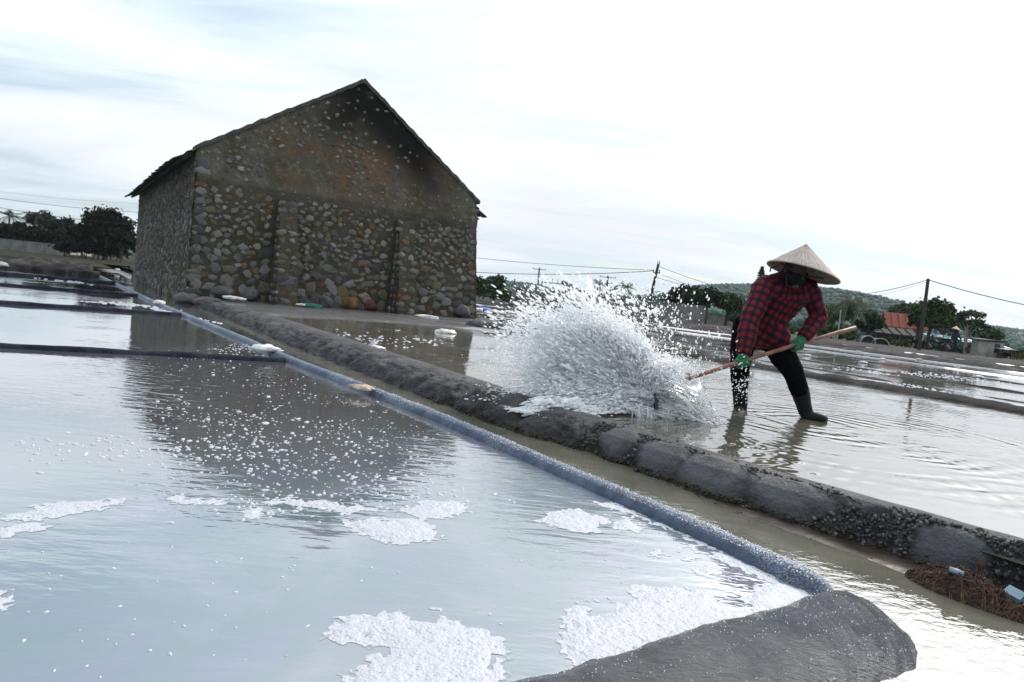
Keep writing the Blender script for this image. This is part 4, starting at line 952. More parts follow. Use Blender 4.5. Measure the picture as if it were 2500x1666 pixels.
house('orange_roof_house', base(2200, 58, .16), 2.7, 2.6, 1.6, 1.0, 'plaster_pale', 'roof_red', 'house with bright orange red tile roof among trees', rz=-.35)
house('dark_shed', base(2168, 50, .16), 2.6, 2.0, .85, .35, 'block_dark', 'soffit', 'low dark shed in front of the orange roofed house', rz=-.1)
tree(base(2262, 41, .16), hgt(2258, 718, 41), 2.6, 3.0, 'tall dark tree behind the right hand utility pole', 'leaf_mid', 3600, .14, 44, 18, clr=.34)
tree(base(2235, 42, .16), hgt(2232, 752, 42), 1.5, 1.7, 'darker lower crown left of the right hand pole', 'leaf_dark', 1700, .15, 16, 19)
tree(base(2295, 43, .16), hgt(2292, 738, 43), 1.7, 2.0, 'olive crown right of the right hand pole', 'leaf_mid', 1700, .15, 18, 20)
tree(base(2338, 48, .16), hgt(2335, 742, 48), 1.9, 1.5, 'airy tree with loose crown behind the teal shed', 'leaf_grey', 1100, .13, 20, 21, cz=1.9, clr=.22)
tree(base(2357, 44, .16), hgt(2374, 757, 44), 2.0, 1.5, 'tree with slender pale trunk beside the far worker', 'leaf_grey', 1300, .13, 20, 22, bark='bark_pale', trunk=.07, clr=.24)
tree(base(2410, 52, .16), hgt(2412, 806, 52), 2.2, 1.0, 'round bush tree above the grey sheds', 'leaf_mid', 1300, .2, 14, 23)
tree(base(2310, 56, .16), hgt(2310, 765, 56), 3.0, 2.2, 'background tree above the teal shed', 'leaf_grey', 1700, .2, 18, 24)
tree(base(2392, 62, .16), hgt(2392, 790, 62), 2.4, 1.7, 'faint tree at the right end of the tree group', 'leaf_far', 1200, .22, 14, 25)
simple('teal_sheet', (.02, .22, .22), .5, .25, 3); simple('grey_sheet', (.22, .23, .24), .5, .2, 3)
def lean_shed(name, px, Y, w, d, h0, h1, wm, rm, label, rz=0., z=.16):
    r = empty(name, base(px, Y, z), label, 'shed', rz=rz)
    V = [(-w/2, -d/2, -.1), (w/2, -d/2, -.1), (w/2, d/2, -.1), (-w/2, d/2, -.1), (-w/2, -d/2, h0), (w/2, -d/2, h0), (w/2, d/2, h1), (-w/2, d/2, h1)]
    link('wall', mesh_from('wall', V, [(0, 1, 5, 4), (1, 2, 6, 5), (2, 3, 7, 6), (3, 0, 4, 7)]), M[wm], r)
    q = .2; P = [(-w/2-q, -d/2-q, h0), (w/2+q, -d/2-q, h0), (w/2+q, d/2+q, h1+.02), (-w/2-q, d/2+q, h1+.02)]; P = [(x, y, zz+.03) for x, y, zz in P]+[(x, y, zz-.03) for x, y, zz in P]
    rf = link('roof', mesh_from('roof', P, [(0, 1, 2, 3), (7, 6, 5, 4), (0, 4, 5, 1), (1, 5, 6, 2), (2, 6, 7, 3), (3, 7, 4, 0)]), M[rm], r)
    m2 = MB()
    for i in range(int(w/.3)): x = -w/2+.1+i*.3; m2.tube([(x, -d/2-q, h0+.045), (x, d/2+q, h1+.065)], .03, 4)
    link('roof_ribs', m2.mesh('roof_ribs'), M[rm], rf); MB().box((w*.2, -d/2-.02, h0*.4), (.5, .06, h0*.75)).build('door', M['window_dark'], r); return r
lean_shed('teal_shed', 2298, 46, 1.6, 1.4, .85, 1.0, 'teal_sheet', 'teal_sheet', 'teal green sheet shed behind the motorbike', -.1)
lean_shed('grey_shed', 2342, 48, 1.5, 1.2, .75, .95, 'block_wall', 'grey_sheet', 'small grey shed between teal shed and pale trunk', -.1)
lean_shed('long_shed', 2402, 50, 2.4, 1.2, .62, .8, 'block_wall', 'grey_sheet', 'long low shed with pale sheet roof at far right', -.15)
simple('hut_wall', (.24, .225, .195), .9, .35, 3, bump=.4)
# roofless concrete hut on the bank
def hut():
    r = empty('concrete_hut', base(2407, 39, .22), 'small weathered concrete hut on the bank at far right', 'hut', rz=-.25); w, d, h = 1.3, .9, .85
    for (c, s_, nm) in [((0, -d/2, h/2-.1), (w, .1, h+.2), 'front'), ((0, d/2, h/2-.1), (w, .1, h+.2), 'back'), ((-w/2+.03, 0, h/2-.1), (.1, d-.12, h+.2), 'l'), ((w/2-.03, 0, h/2-.1), (.1, d-.12, h+.2), 'r')]:
        MB().box(c, s_, jitter=.02).build('wall', M['hut_wall'], r)
    mb = MB().box((0, 0, h+.07), (w+.25, d+.25, .09), jitter=.035); mb.build('roof', M['block_dark'], r); MB().box((.3, -d/2-.03, .5), (.26, .08, .5)).build('opening', M['window_dark'], r)  # the opening is a dark box standing in for the unlit inside
hut()
# arched tarpaulin shelters: pale hoops with dark cloth
simple('pale_hoop', (.27, .28, .28), .5, .1); simple('dark_tarp', (.035, .045, .05), .7, .3)
for k, (px, w, h, lab) in enumerate([(2112, .85, .5, 'left arched tarpaulin cover with pale rim below the dark green bush'), (2142, 1.0, .42, 'right arched tarpaulin cover with pale rim before the dark shed')]):
    r = empty('tarpaulin_cover', base(px, 41, .16), lab, 'shelter', rz=-.2); th = np.linspace(0, math.pi, 14); mb = MB(); mb.tube([(w/2*math.cos(a), -.5, h*math.sin(a)) for a in th], .035, 6); mb.build('hoop', M['pale_hoop'], r)
    V = [(w/2*math.cos(a)*.97, y, h*math.sin(a)*.97) for y in (-.48, .6) for a in th]+[(0, -.3, 0)]; k_ = len(th)
    F = [(i, i+1, k_+i+1, k_+i) for i in range(k_-1)]+[(0, 2*k_, i+1, i)[::1] for i in range(0)]
    V += [(w/2*math.cos(a)*.95, -.3, h*math.sin(a)*.95) for a in th]; b0 = 2*k_+1; F += [tuple(b0+i for i in range(k_))]
    link('cloth', mesh_from('cloth', V, F), M['dark_tarp'], r)
# hedges and low growth of the far fields
for i, (px, Y, w, h, mt) in enumerate([(1925, 44, 3, .55, 'leaf_mid'), (1990, 43, 3, .7, 'leaf_mid'), (2090, 42, 3, .5, 'leaf_mid'), (2170, 43, 3.2, .6, 'leaf_mid'), (2240, 42, 2.6, .55, 'leaf_dark'), (2330, 45, 3, .5, 'leaf_mid'), (2440, 44, 3, .55, 'leaf_mid'), (2490, 43, 3, .6, 'leaf_mid')]):
    bush(base(px, Y, .16), w, h, ['low green growth left of the worker\'s arm', 'low green growth under the worker\'s lifted arm', 'low green growth beneath the arched covers', 'low green growth beside the dark shed', 'dark growth at the right hand pole', 'low growth behind the far worker', 'grassy growth right of the concrete hut', 'grassy growth at the right picture edge'][i], mt, 900, .12, 60+i, ncl=26, cat='undergrowth', name='undergrowth')

for i, (px, w) in enumerate([(2265, 1.2), (2310, 1.6), (2352, 1.4), (2470, 2.0), (2515, 2.0), (2200, 1.6)]):
    bush(base(px, 41.6, .16), w, .42, ['dry yellow grass between pole and motorbike', 'dry yellow grass behind the motorbike', 'dry yellow grass around the pale trunk', 'dry yellow grass beside the hut', 'dry yellow grass at the picture edge, far right', 'dry yellow grass left of the right hand pole'][i], 'leaf_straw', 700, .1, 80+i, cat='grass tuft', name='grass_tuft', ncl=24)
for i, px in enumerate([165, 205, 240]):
    bush(base(px, 60+i, .12), 3.2, 1.7, ['dark brush hiding the foot of the small pale house', 'dark brush under the low dark tree', 'dark brush before the big round tree'][i], 'leaf_black', 1500, .22, 90+i)
# --- hills
def hill(name, sky, Y, dep, seed, mat, z0=0.):
    P = np.array([at(x, y, Y) for x, y in sky]); X = np.linspace(P[0, 0], P[-1, 0], 120); Zr = np.interp(X, P[:, 0], P[:, 2])
    nd = 34; f = np.linspace(-1, 1, nd); XX = np.repeat(X[:, None], nd, 1); YY = Y+f[None]*dep+0*XX; pf = np.cos(f*math.pi/2)**1.2
    ZZ = Zr[:, None]*pf[None]; ZZ = ZZ+ZZ*.22*fbm(np.stack([XX/40, YY/40, XX*0], -1), seed)*(np.abs(f)[None]*1.6).clip(0, 1)-.5
    o = link(name, mesh_from(name, np.stack([XX, YY, ZZ], -1).reshape(-1, 3), grid_faces(120, nd)[:, ::-1], True), mat); tag(o, kind='structure'); return XX, YY, ZZ
simple('hill_green', (.05, .075, .045), .95, .3, .03)
def woods(name, XX, YY, ZZ, n, r0, r1, seed, label):
    rs = np.random.RandomState(seed); i = rs.randint(0, XX.shape[0], n); j = rs.randint(0, int(XX.shape[1]*.62), n); R = rs.uniform(r0, r1, n)
    P = np.stack([XX[i, j]+rs.normal(0, 3, n), YY[i, j]+rs.normal(0, 3, n), np.maximum(ZZ[i, j], -.3)+R*.5], -1)
    o = scatter_ico(name, P, R, seed, M['leaf_far'], flat=1.0); tag(o, label, 'woods')
A = hill('hill', [(1560, 757), (1640, 722), (1700, 703), (1760, 699), (1830, 698), (1900, 701), (1960, 704), (2000, 708), (2060, 716), (2120, 733), (2170, 755), (2210, 778), (2260, 806), (2310, 832)], 560, 170, 210, M['hill_green']); woods('hill_woods', *A, 7000, .9, 2.0, 1, 'hazy wooded hill slope behind the worker and palms')
B = hill('hill', [(2310, 836), (2350, 812), (2390, 797), (2440, 800), (2500, 811), (2580, 826), (2700, 850), (2800, 878)], 690, 120, 220, M['hill_green']); woods('hill_woods', *B, 3000, .9, 1.9, 2, 'faint wooded hill at the right picture edge')
C_ = hill('hill', [(1080, 700), (1150, 690), (1215, 690), (1260, 693), (1340, 706), (1420, 715), (1480, 722), (1560, 731), (1640, 728), (1720, 726), (1800, 760)], 640, 120, 230, M['hill_green']); woods('hill_woods', *C_, 5000, .9, 2.2, 3, 'long low wooded hill right of the barn')
D_ = hill('hill', [(-500, 540), (-200, 560), (0, 583), (200, 606), (350, 622)], 640, 90, 240, M['hill_green']); woods('hill_woods', *D_, 700, 1.6, 3.0, 4, 'distant low wooded rise at far left')
rs = np.random.RandomState(4); P = []
for k in range(2600):
    Y = rs.uniform(110, 330); px = rs.uniform(1130, 2600); P.append(base(px, Y, .2)+np.array([0, 0, rs.uniform(0, 1.3)]))
o = scatter_ico('scrub', np.array(P), rs.uniform(.5, 1.6, len(P)), 8, M['leaf_far']); tag(o, 'belt of low scrub across the plain below the hills', 'scrub')

# --- poles and wires
simple('pole_wood', (.035, .03, .028), .9, .3, 4); simple('pole_concrete', (.20, .20, .20), .85, .2, 4); simple('steel', (.10, .105, .11), .5, .2); simple('cable', (.02, .02, .022), .6, .1)
def pole(name, foot, top, r0, r1, label, mat='pole_wood', arms=(), z=.1):
    r = empty(name, foot, label, 'utility pole'); f = np.array(foot); t = np.array(top)-f; mb = MB(); mb.tube([(0, 0, -.2), t*.5+np.array([.01, 0, 0]), t], [r0, (r0+r1)/2, r1], 9); mb.build('shaft', M[mat], r)
    for (fr, L, ins) in arms:
        c = t*fr; MB().box(c, (L, .09, .08)).build('crossarm', M['steel'], r)
        for k in range(ins):
            x = -L/2+.06+(L-.12)*k/max(1, ins-1); MB().tube([c+np.array([x, 0, .04]), c+np.array([x, 0, .22])], [.035, .05], 6).build('insulator', M['pole_concrete'], r)
    return r
PT = at(1609, 639, 55); PF = at(1577, 772, 55)
pole('utility_pole', PF, PT, .13, .10, 'dark leaning utility pole rising behind the splash', arms=[(.80, .6, 2)])
d = PT-PF
QT = at(2266, 681, 34); QF = base(2243, 34, .22)
pole('utility_pole', QF, QT, .095, .075, 'dark utility pole standing before the trees at right', arms=[])
pole('utility_pole', base(1309, 95, .14), at(1317, 654, 95), .16, .12, 'thin pole with two cross arms above the pillared wall', 'pole_concrete', [(.95, 1.9, 3), (.42, 1.3, 3)])
pole('utility_pole', base(1478, 90, .14), at(1484, 675, 90), .15, .12, 'dark double armed pole between the palms', 'pole_wood', [(.97, 2.2, 3), (.8, 1.3, 3)])
pole('utility_pole', base(1255, 130, .14), at(1257, 681, 130), .15, .12, 'tiny distant pole over the hill right of the barn', 'pole_wood', [(.8, 1.4, 2)])
pole('utility_pole', base(2353, 41, .22), at(2357, 800, 41), .05, .04, 'thin pale stake beside the far worker', 'bark_pale')
pole('utility_pole', base(2042, 33, .12), at(2053, 757, 33), .035, .03, 'slim pale stake in front of the coconut palm', 'pale_hoop')
# transformer gantry
r = empty('steel_gantry', base(1345, 120, .14), 'small steel substation gantry behind the pillared wall', 'gantry'); hg = hgt(1345, 689, 120)
for x in (-2.0, 2.0): MB().box((x, 0, hg/2), (.18, .18, hg)).build('post', M['steel'], r)
for z in (hg-.2, hg*.55, hg*.35): MB().box((0, .02, z), (4.2, .12, .16)).build('beam', M['steel'], r)
for x in (-1.2, -.2, .8): MB().tube([(x, 0, hg-.1), (x, 0, hg+.55)], [.06, .08], 6).build('insulator', M['pole_concrete'], r)
MB().box((.3, .05, hg*.45), (.9, .6, 1.0)).build('transformer', M['steel'], r)
def wire(a, b, sag, label, r_=.016, n_=24):
    a = np.array(a); b = np.array(b); mb = MB(); mb.tube([a*(1-t)+b*t-np.array([0, 0, sag*4*t*(1-t)]) for t in np.linspace(0, 1, n_)], r_, 5, caps=False); return tag(mb.build('power_line', M['cable']), label, 'power line')
def far_left(px, py, Y): return at(px, py, Y)
wire(PF+d*.80+np.array([.25, 0, .2]), at(1172, 619, 62)+(at(1172, 619, 62)-(PF+d*.8))*1.0, .55, 'upper wire from the leaning pole toward the barn', .02)
wire(PF+d*.78+np.array([-.25, 0, .2]), at(1172, 644, 60)+(at(1172, 644, 60)-(PF+d*.78))*1.0, .9, 'lower thick wire from the leaning pole toward the barn', .028)
wire(PF+d*.92, at(1800, 712, 60), .15, 'highest wire from the leaning pole toward the worker', .02); wire(PF+d*.80, at(1790, 722, 62), .2, 'middle wire from the leaning pole toward the worker', .014); wire(PF+d*.72, at(1760, 710, 62), .2, 'low wire from the leaning pole into the dark trees', .022)
wire(QT-np.array([0, 0, .05]), at(1985, 721, 46), .35, 'wire from the right hand pole to behind the worker', .018); wire(QT-np.array([0, 0, .15]), at(1985, 735, 46), .35, 'fainter wire under it, right hand pole to worker', .007)
wire(QT-np.array([0, 0, .05]), at(2600, 763, 32), .12, 'wire from the right hand pole leaving the picture at right', .02)
wire(at(-60, 476, 40), at(420, 522, 46), .2, 'upper wire crossing the sky left of the barn', .013); wire(at(-60, 497, 40), at(420, 556, 46), .2, 'lower wire crossing above the dark trees left', .014); wire(at(-60, 461, 44), at(420, 500, 50), .2, 'faintest highest wire left of the barn', .006)
# ------------------------------------------------------------------ the worker
def fuse(mb, voxel, smooth=4, name='tmp'):
    """one continuous skin over overlapping tubes"""
    o = link(name, mb.mesh(name)); md = o.modifiers.new('r', 'REMESH'); md.mode = 'VOXEL'; md.voxel_size = voxel
    if smooth: ms = o.modifiers.new('s', 'SMOOTH'); ms.iterations = smooth; ms.factor = .5
    dg = bpy.context.evaluated_depsgraph_get(); me = bpy.data.meshes.new_from_object(o.evaluated_get(dg)); old = o.data
    bpy.data.objects.remove(o); bpy.data.meshes.remove(old)
    me.polygons.foreach_set('use_smooth', [True]*len(me.polygons)); me.materials.clear(); return me
def mverts(me): v = np.zeros(len(me.vertices)*3); me.vertices.foreach_get('co', v); return v.reshape(-1, 3)
def mset(me, V): me.vertices.foreach_set('co', np.asarray(V).ravel()); me.update()
def mnorm(me):
    v = np.zeros(len(me.vertices)*3); me.vertices.foreach_get('normal', v); return v.reshape(-1, 3)
def ell(c, r, n=14, m=10):
    """closed ellipsoid as a tube list"""
    th = np.linspace(0, math.pi, m); return c, r, th
def add_ell(mb, c, r):
    V, F = ICO3; return mb.add(V*np.array(r)+np.array(c), F)
PY = 5.28
WR = gp(1890, 1012, .1)
person = empty('person', WR, 'worker in red black plaid shirt and conical hat bending to fling water', 'person')
def q3(px, py, dy=0.): return at(px, py, PY+dy)-WR
def inter(pts, k=5):
    """smooth resampling of (point, radius) chains"""
    P = np.array([np.concatenate([np.asarray(p, float), np.atleast_1d(r) if not np.isscalar(r) else [r, r]]) for p, r in pts]); n_ = len(P); out = []
    for i in range(n_-1):
        p0, p1, p2, p3 = P[max(i-1, 0)], P[i], P[i+1], P[min(i+2, n_-1)]
        for j in range(k):
            t = j/k; out.append(.5*(2*p1+(p2-p0)*t+(2*p0-5*p1+4*p2-p3)*t*t+(3*p1-p0-3*p2+p3)*t**3))
    out.append(P[-1]); out = np.array(out); return [o_[:3] for o_ in out], [tuple(o_[3:]) for o_ in out]
def limb(mb, pts, n=12, k=5): p, r = inter(pts, k); return mb.tube(p, r, n)
# key points
SHA, ELA, WRA = q3(1866, 702, -.10), q3(1830, 788, -.20), q3(1815, 866, -.27)
SHB, ELB, WRB = q3(1972, 706, -.02), q3(1999, 772, .02), q3(1960, 826, -.10)
PEL, CH, NK, HD = q3(1856, 808, .06), q3(1912, 718, -.03), q3(1925, 676, -.10), q3(1942, 664, -.17)
HIA, KNA, ANA = q3(1828, 800, .10), q3(1807, 900, .02), q3(1807, 992, .04)
HIB, KNB, ANB = q3(1885, 826, .03), q3(1938, 912, -.08), q3(1966, 1004, -.04)
# body: one continuous skin under the clothes
mb = MB(); limb(mb, [(PEL, (.09, .11)), (q3(1880, 765, .02), (.085, .105)), (CH, (.095, .13)), (NK, (.05, .055)), (HD+np.array([-.02, .02, -.02]), (.05, .05))])
limb(mb, [(CH+(SHA-CH)*.5, .07), (SHA, .052), (ELA, .040), (WRA, .028), (WRA+(WRA-ELA)*.12, .026)]); limb(mb, [(CH+(SHB-CH)*.5, .07), (SHB, .052), (ELB, .040), (WRB, .028), (WRB+(WRB-ELB)*.15, .026)])
limb(mb, [(PEL, .09), (HIA, .085), (KNA, .055), (ANA, .04), (ANA+np.array([-.02, -.06, -.03]), .030)]); limb(mb, [(PEL, .09), (HIB, .085), (KNB, .055), (ANB, .04), (q3(2012, 1027, -.12), .03)])
fd = np.array([.25, -.88, -.40]); fd /= np.linalg.norm(fd); fs = np.cross(fd, [0, 0, 1.]); fs /= np.linalg.norm(fs); fu = np.cross(fs, fd)
V, F = ICO3; hv = np.outer(V[:, 0]*.072, fs)+np.outer(V[:, 1]*.092, -fd)+np.outer(V[:, 2]*.108, fu); mb.add(hv+HD, F)
def hp3(a, b, c): return HD+fs*a+fd*b+fu*c
mb.tube([hp3(0, .086, .025), hp3(0, .104, -.012), hp3(0, .088, -.022)], [.008, .013, .011], 8); mb.tube([hp3(-.02, .084, -.045), hp3(0, .092, -.046), hp3(.02, .084, -.045)], [.006, .009, .006], 8)
mb.tube([hp3(0, .05, -.09), hp3(0, .085, -.085)], [.03, .018], 8)
for s_ in (-1, 1): mb.tube([hp3(s_*.07, .0, .02), hp3(s_*.084, -.012, .0), hp3(s_*.074, 0, -.025)], [.010, .014, .009], 7)
simple('skin', (.055, .032, .022), .55, .15, 20)  # skin tone darkened to carry the shade under the hat
link('body', fuse(mb, .009, 3, 'body'), M['skin'], person)
simple('eye', (.03, .02, .015), .2, .1); 
for s_ in (-1, 1): V, F = ICO2; link('eye', mesh_from('eye', V*.010+hp3(s_*.03, .082, .012), F, True), M['eye'], person)
mb = MB(); V, F = ICO3; kk = np.outer(V[:, 0]*.080, fs)+np.outer(V[:, 1]*.095, -fd)+np.outer(V[:, 2]*.112, fu)-fd*.012+fu*.008; keep = [f for f in F if (V[f][:, 1].mean() > -.35 and V[f][:, 2].mean() > -.6) or V[f][:, 2].mean() > .55]
link('hair', mesh_from('hair', kk+HD, keep, True), (simple('hair', (.012, .01, .009), .5, .2)), person)
# added dark shell over lower face and neck, standing in for hat shade
mb = MB(); V, F = ICO3; kk = np.outer(V[:, 0]*.082, fs)+np.outer(V[:, 1]*.104, -fd)+np.outer(V[:, 2]*.118, fu); RN = [(math.sin(a)*.084, math.cos(a)*.118) for a in np.linspace(1.42, 3.0, 12)]; KV = [HD+fs*(r_*math.cos(b))-fd*(r_*1.24*math.sin(b))+fu*h_ for r_, h_ in RN for b in np.linspace(0, 2*math.pi, 29)[:-1]]; KF = [(i*28+j, i*28+(j+1) % 28, (i+1)*28+(j+1) % 28, (i+1)*28+j) for i in range(11) for j in range(28)]; mb.add(KV, KF); mb.tube([HD-fu*.06, HD*.45+NK*.55, NK], [.07, .066, .075], 14)
simple('hat_shade', (.012, .011, .014), .9, .3, 30, spec=.1); link('face_shade', mb.mesh('face_shade', True), M['hat_shade'], person)
# plaid shirt
mb = MB()
limb(mb, [(q3(1856, 852, .02), (.10, .125)), (q3(1862, 815, .04), (.125, .165)), (q3(1878, 770, .02), (.12, .165)), (q3(1906, 722, -.02), (.13, .205)), (q3(1920, 692, -.06), (.115, .185)), (NK, (.065, .075))], 20)
limb(mb, [(CH+(SHA-CH)*.55, .11), (SHA, .090), ((SHA+ELA)/2, .082), (ELA, .078), ((ELA+WRA)/2, .074), (WRA, .058)], 16); limb(mb, [(CH+(SHB-CH)*.55, .10), (SHB, .084), ((SHB+ELB)/2, .076), (ELB, .072), ((ELB+WRB)/2, .064), (WRB, .050)], 16)
limb(mb, [(q3(1890, 795, -.03), (.10, .12)), (q3(1900, 826, -.05), (.09, .095)), (q3(1902, 850, -.05), (.05, .06))], 14)
me = fuse(mb, .011, 5, 'shirt'); V = mverts(me); N_ = mnorm(me)
chains = [(PEL, CH, .17, np.array([0, 1., 0])), (CH, NK, .17, np.array([0, 1., 0])), (SHA, ELA, .085, np.array([0, 1., 0])), (ELA, WRA, .075, np.array([0, 1., 0])), (SHB, ELB, .08, np.array([0, 1., 0])), (ELB, WRB, .065, np.array([0, 1., 0]))]
best = np.full(len(V), 1e9); uvw = np.zeros((len(V), 3)); L0 = [0, np.linalg.norm(CH-PEL), 0, np.linalg.norm(ELA-SHA), 0, np.linalg.norm(ELB-SHB)]
for ci, (a, b, R0, ref) in enumerate(chains):
    e = b-a; L = np.linalg.norm(e); e = e/L; w = V-a; h = np.clip(w@e, 0 if ci not in (0,) else -.3, L); dist = np.linalg.norm(w-h[:, None]*e, axis=1)/(R0 if ci > 1 else R0*1.0)
    a1 = ref-e*(ref@e); a1 /= np.linalg.norm(a1); a2 = np.cross(e, a1); u_ = np.arctan2(w@a2, w@-a1)*R0; k = dist < best
    best[k] = dist[k]; uvw[k] = np.stack([u_, (w@e)+L0[ci], u_*0+ci], 1)[k]
wr = .016*fbm(np.stack([V[:, 0]*9+V[:, 2]*7, V[:, 1]*5, V[:, 2]*16-V[:, 0]*9], 1), 201, 3)+.005*fbm(V*28, 202, 2)
mset(me, V+N_*wr[:, None])
at_ = me.attributes.new('plaid', 'FLOAT_VECTOR', 'POINT'); at_.data.foreach_set('vector', uvw.ravel())
n = NM('plaid'); a = n.attr('plaid'); x, y, z = n.xyz(a); PER = .062
def band(c, lo, hi): 
    fr = n.math('FRACT', n.math('ADD', n.math('DIVIDE', c, PER), 10.0)); t = n.math('ABSOLUTE', n.math('SUBTRACT', fr, .5)); return n.rng(t, lo, hi)
bx, by = band(x, .21, .26), band(y, .21, .26)
both = n.math('MULTIPLY', bx, by); one = n.math('MAXIMUM', bx, by)
q = n.noise(90, 3); 
col = n.mix(one, (.005, .006, .016), (.04, .007, .014)); col = n.mix(both, col, (.18, .009, .013))
thin = n.math('MULTIPLY', n.math('SUBTRACT', 1.0, n.rng(n.math('ABSOLUTE', n.math('SUBTRACT', n.math('FRACT', n.math('ADD', n.math('DIVIDE', y, PER), 10.0)), .5)), .0, .05)), .0)
n.p(base=n.mix(n.math('MULTIPLY', q, .25), col, (.02, .01, .02)), rough=.85, spec=.2, normal=n.bump(n.noise(26, 5), .5, .012)); M['plaid'] = n.m
link('shirt', me, M['plaid'], person)
# trousers and boots
mb = MB(); limb(mb, [(q3(1822, 768, .12), .10), (q3(1850, 806, .06), (.135, .14)), (q3(1868, 826, .09), .105)], 14)
limb(mb, [(q3(1826, 785, .10), .118), (q3(1812, 850, .06), .094), (KNA, .076), (q3(1806, 945, .03), .066)], 14); limb(mb, [(q3(1884, 822, .09), .108), (q3(1910, 866, -.03), .102), (KNB, .08), (q3(1953, 962, -.06), .070)], 14)
me = fuse(mb, .012, 4, 'trousers'); V = mverts(me); mset(me, V+mnorm(me)*(.008*fbm(V*np.array([14, 14, 22]), 205, 3))[:, None]); simple('black_cloth', (.004, .004, .0045), .95, .3, 30, spec=.05); link('trousers', me, M['black_cloth'], person)
simple('rubber', (.005, .008, .006), .6, .3, 12, spec=.2)
for (pts) in ([(q3(1806, 930, .03), .070), (q3(1807, 965, .04), .060), (q3(1807, 1000, .04), .052), (q3(1803, 1012, -.02), .048), (q3(1795, 1020, -.12), .038)], [(q3(1952, 950, -.06), .074), (q3(1960, 980, -.05), .062), (q3(1967, 1006, -.04), .056), (q3(1978, 1018, -.06), .050), (q3(2004, 1023, -.11), .042), (q3(2018, 1027, -.14), .030)]):
    mb = MB(); limb(mb, pts, 14); me = fuse(mb, .009, 3, 'boot'); V = mverts(me); mset(me, V+mnorm(me)*(.004*fbm(V*22, 207, 2))[:, None]); link('boot', me, M['rubber'], person)
# tool line, gloves closed round it
HA, HBd = q3(1813, 886, -.29), q3(1945, 845, -.13)
TD = (HA-HBd)/np.linalg.norm(HA-HBd)
simple('glove', (.018, .115, .048), .75, .35, 24, bump=.4)
def glove(H, wrist, thumb_sign):
    arm = H-wrist; arm = arm-TD*(arm@TD); arm /= np.linalg.norm(arm); sd = np.cross(TD, arm); mb = MB(); R0 = .030
    palm = H-arm*.012-sd*.024
    limb(mb, [(wrist, .040), (wrist+(H-wrist)*.45-sd*.01, .042), (palm, .042)], 12)
    mb.tube([palm-TD*.036, palm, palm+TD*.036], [(.024, .03), (.028, .036), (.024, .03)], 12)
    for i, ln in enumerate((.86, 1.0, .95, .78)):
        o_ = TD*(-.036+.024*i); pts = [palm+o_+arm*.012]
        for a in np.linspace(.5, 3.9*ln, 6): pts.append(H+o_+(-sd*math.cos(a)+arm*math.sin(a))*R0*1.0)
        mb.tube(pts, [.0125]+[.0122, .012, .0115, .011, .0105, .009], 8)
    t0 = palm-TD*.04*thumb_sign; mb.tube([t0, H-TD*.052*thumb_sign-arm*.03-sd*.012, H-TD*.045*thumb_sign-arm*.026+sd*.018, H-TD*.03*thumb_sign+sd*.030], [.016, .0145, .013, .010], 8)
    me = fuse(mb, .0045, 2, 'glove'); link('glove', me, M['glove'], person)
glove(HA, WRA, -1); glove(HBd, WRB, 1)
# conical hat
bl, br_ = q3(1880, 638, -.16), q3(2040, 694, -.16); hc = (bl+br_)/2; e1 = (br_-bl)/2; Rb = np.linalg.norm(e1); e2 = np.array([0, Rb, -.010]); ap = q3(1969, 597, -.14)
V = []; F = []; ns = 72; rings = np.linspace(0, 1, 17)
for ly in (0, 1):
    for i, f in enumerate(rings):
        for j in range(ns):
            a = 2*math.pi*j/ns; wob = 1+(.012*math.sin(7*a)+.008*math.sin(13*a+1))*(f > .95); ff_ = max(f, .012)
            p = ap*(1-f)+hc*f+(e1*math.cos(a)+e2*math.sin(a))*ff_*wob; p = p+np.array([0, 0, .003*math.sin(i*math.pi)])+(hc-ap)*.012*math.sin(f*math.pi)*-1
            p = p+(hc-ap)*.02*ly+np.random.RandomState(i*100+j).normal(0, .0012, 3); V.append(p)
nr = len(rings)
for ly in (0, 1):
    for i in range(nr-1):
        for j in range(ns):
            a, b, c, d_ = (ly*nr+i)*ns+j, (ly*nr+i)*ns+(j+1) % ns, (ly*nr+i+1)*ns+(j+1) % ns, (ly*nr+i+1)*ns+j
            F.append((a, d_, c, b) if ly == 0 else (a, b, c, d_))
for j in range(ns): a, b = (nr-1)*ns+j, (nr-1)*ns+(j+1) % ns; F.append((b, a, a+nr*ns, b+nr*ns))
F.append(tuple(range(ns)))
uv = np.array([((k % ns)/ns*math.pi*2, (k//ns) % nr/(nr-1), 0) for k in range(len(V))])
me = mesh_from('conical_hat', V, F, True); a_ = me.attributes.new('cone', 'FLOAT_VECTOR', 'POINT'); a_.data.foreach_set('vector', uv.ravel())
n = NM('palm_leaf'); a = n.attr('cone'); mp = n.mapping(a, scale=(14, 1.6, 1)); q = n.noise(1.6, 5, .65, vec=mp); rngs = n.math('SINE', n.math('MULTIPLY', n.xyz(a)[1], 100.0)); q2 = n.noise(16, 5)
col = n.mix(n.rng(q, .3, .7), (.20, .168, .145), (.37, .33, .295)); col = n.mix(n.rng(q2, .55, .7), col, (.24, .17, .14))
n.p(base=col, rough=.75, spec=.25, normal=n.bump(n.math('ADD', q, n.math('MULTIPLY', rngs, .12)), .7, .008)); M['straw'] = n.m
hat = link('conical_hat', me, M['straw'], person)
mb = MB(); mb.tube([hc+(e1*math.cos(a)+e2*math.sin(a))*1.005 for a in np.linspace(0, 2*math.pi, 60)], .006, 6); link('brim_hoop', mb.mesh('brim_hoop'), M['straw'], hat)
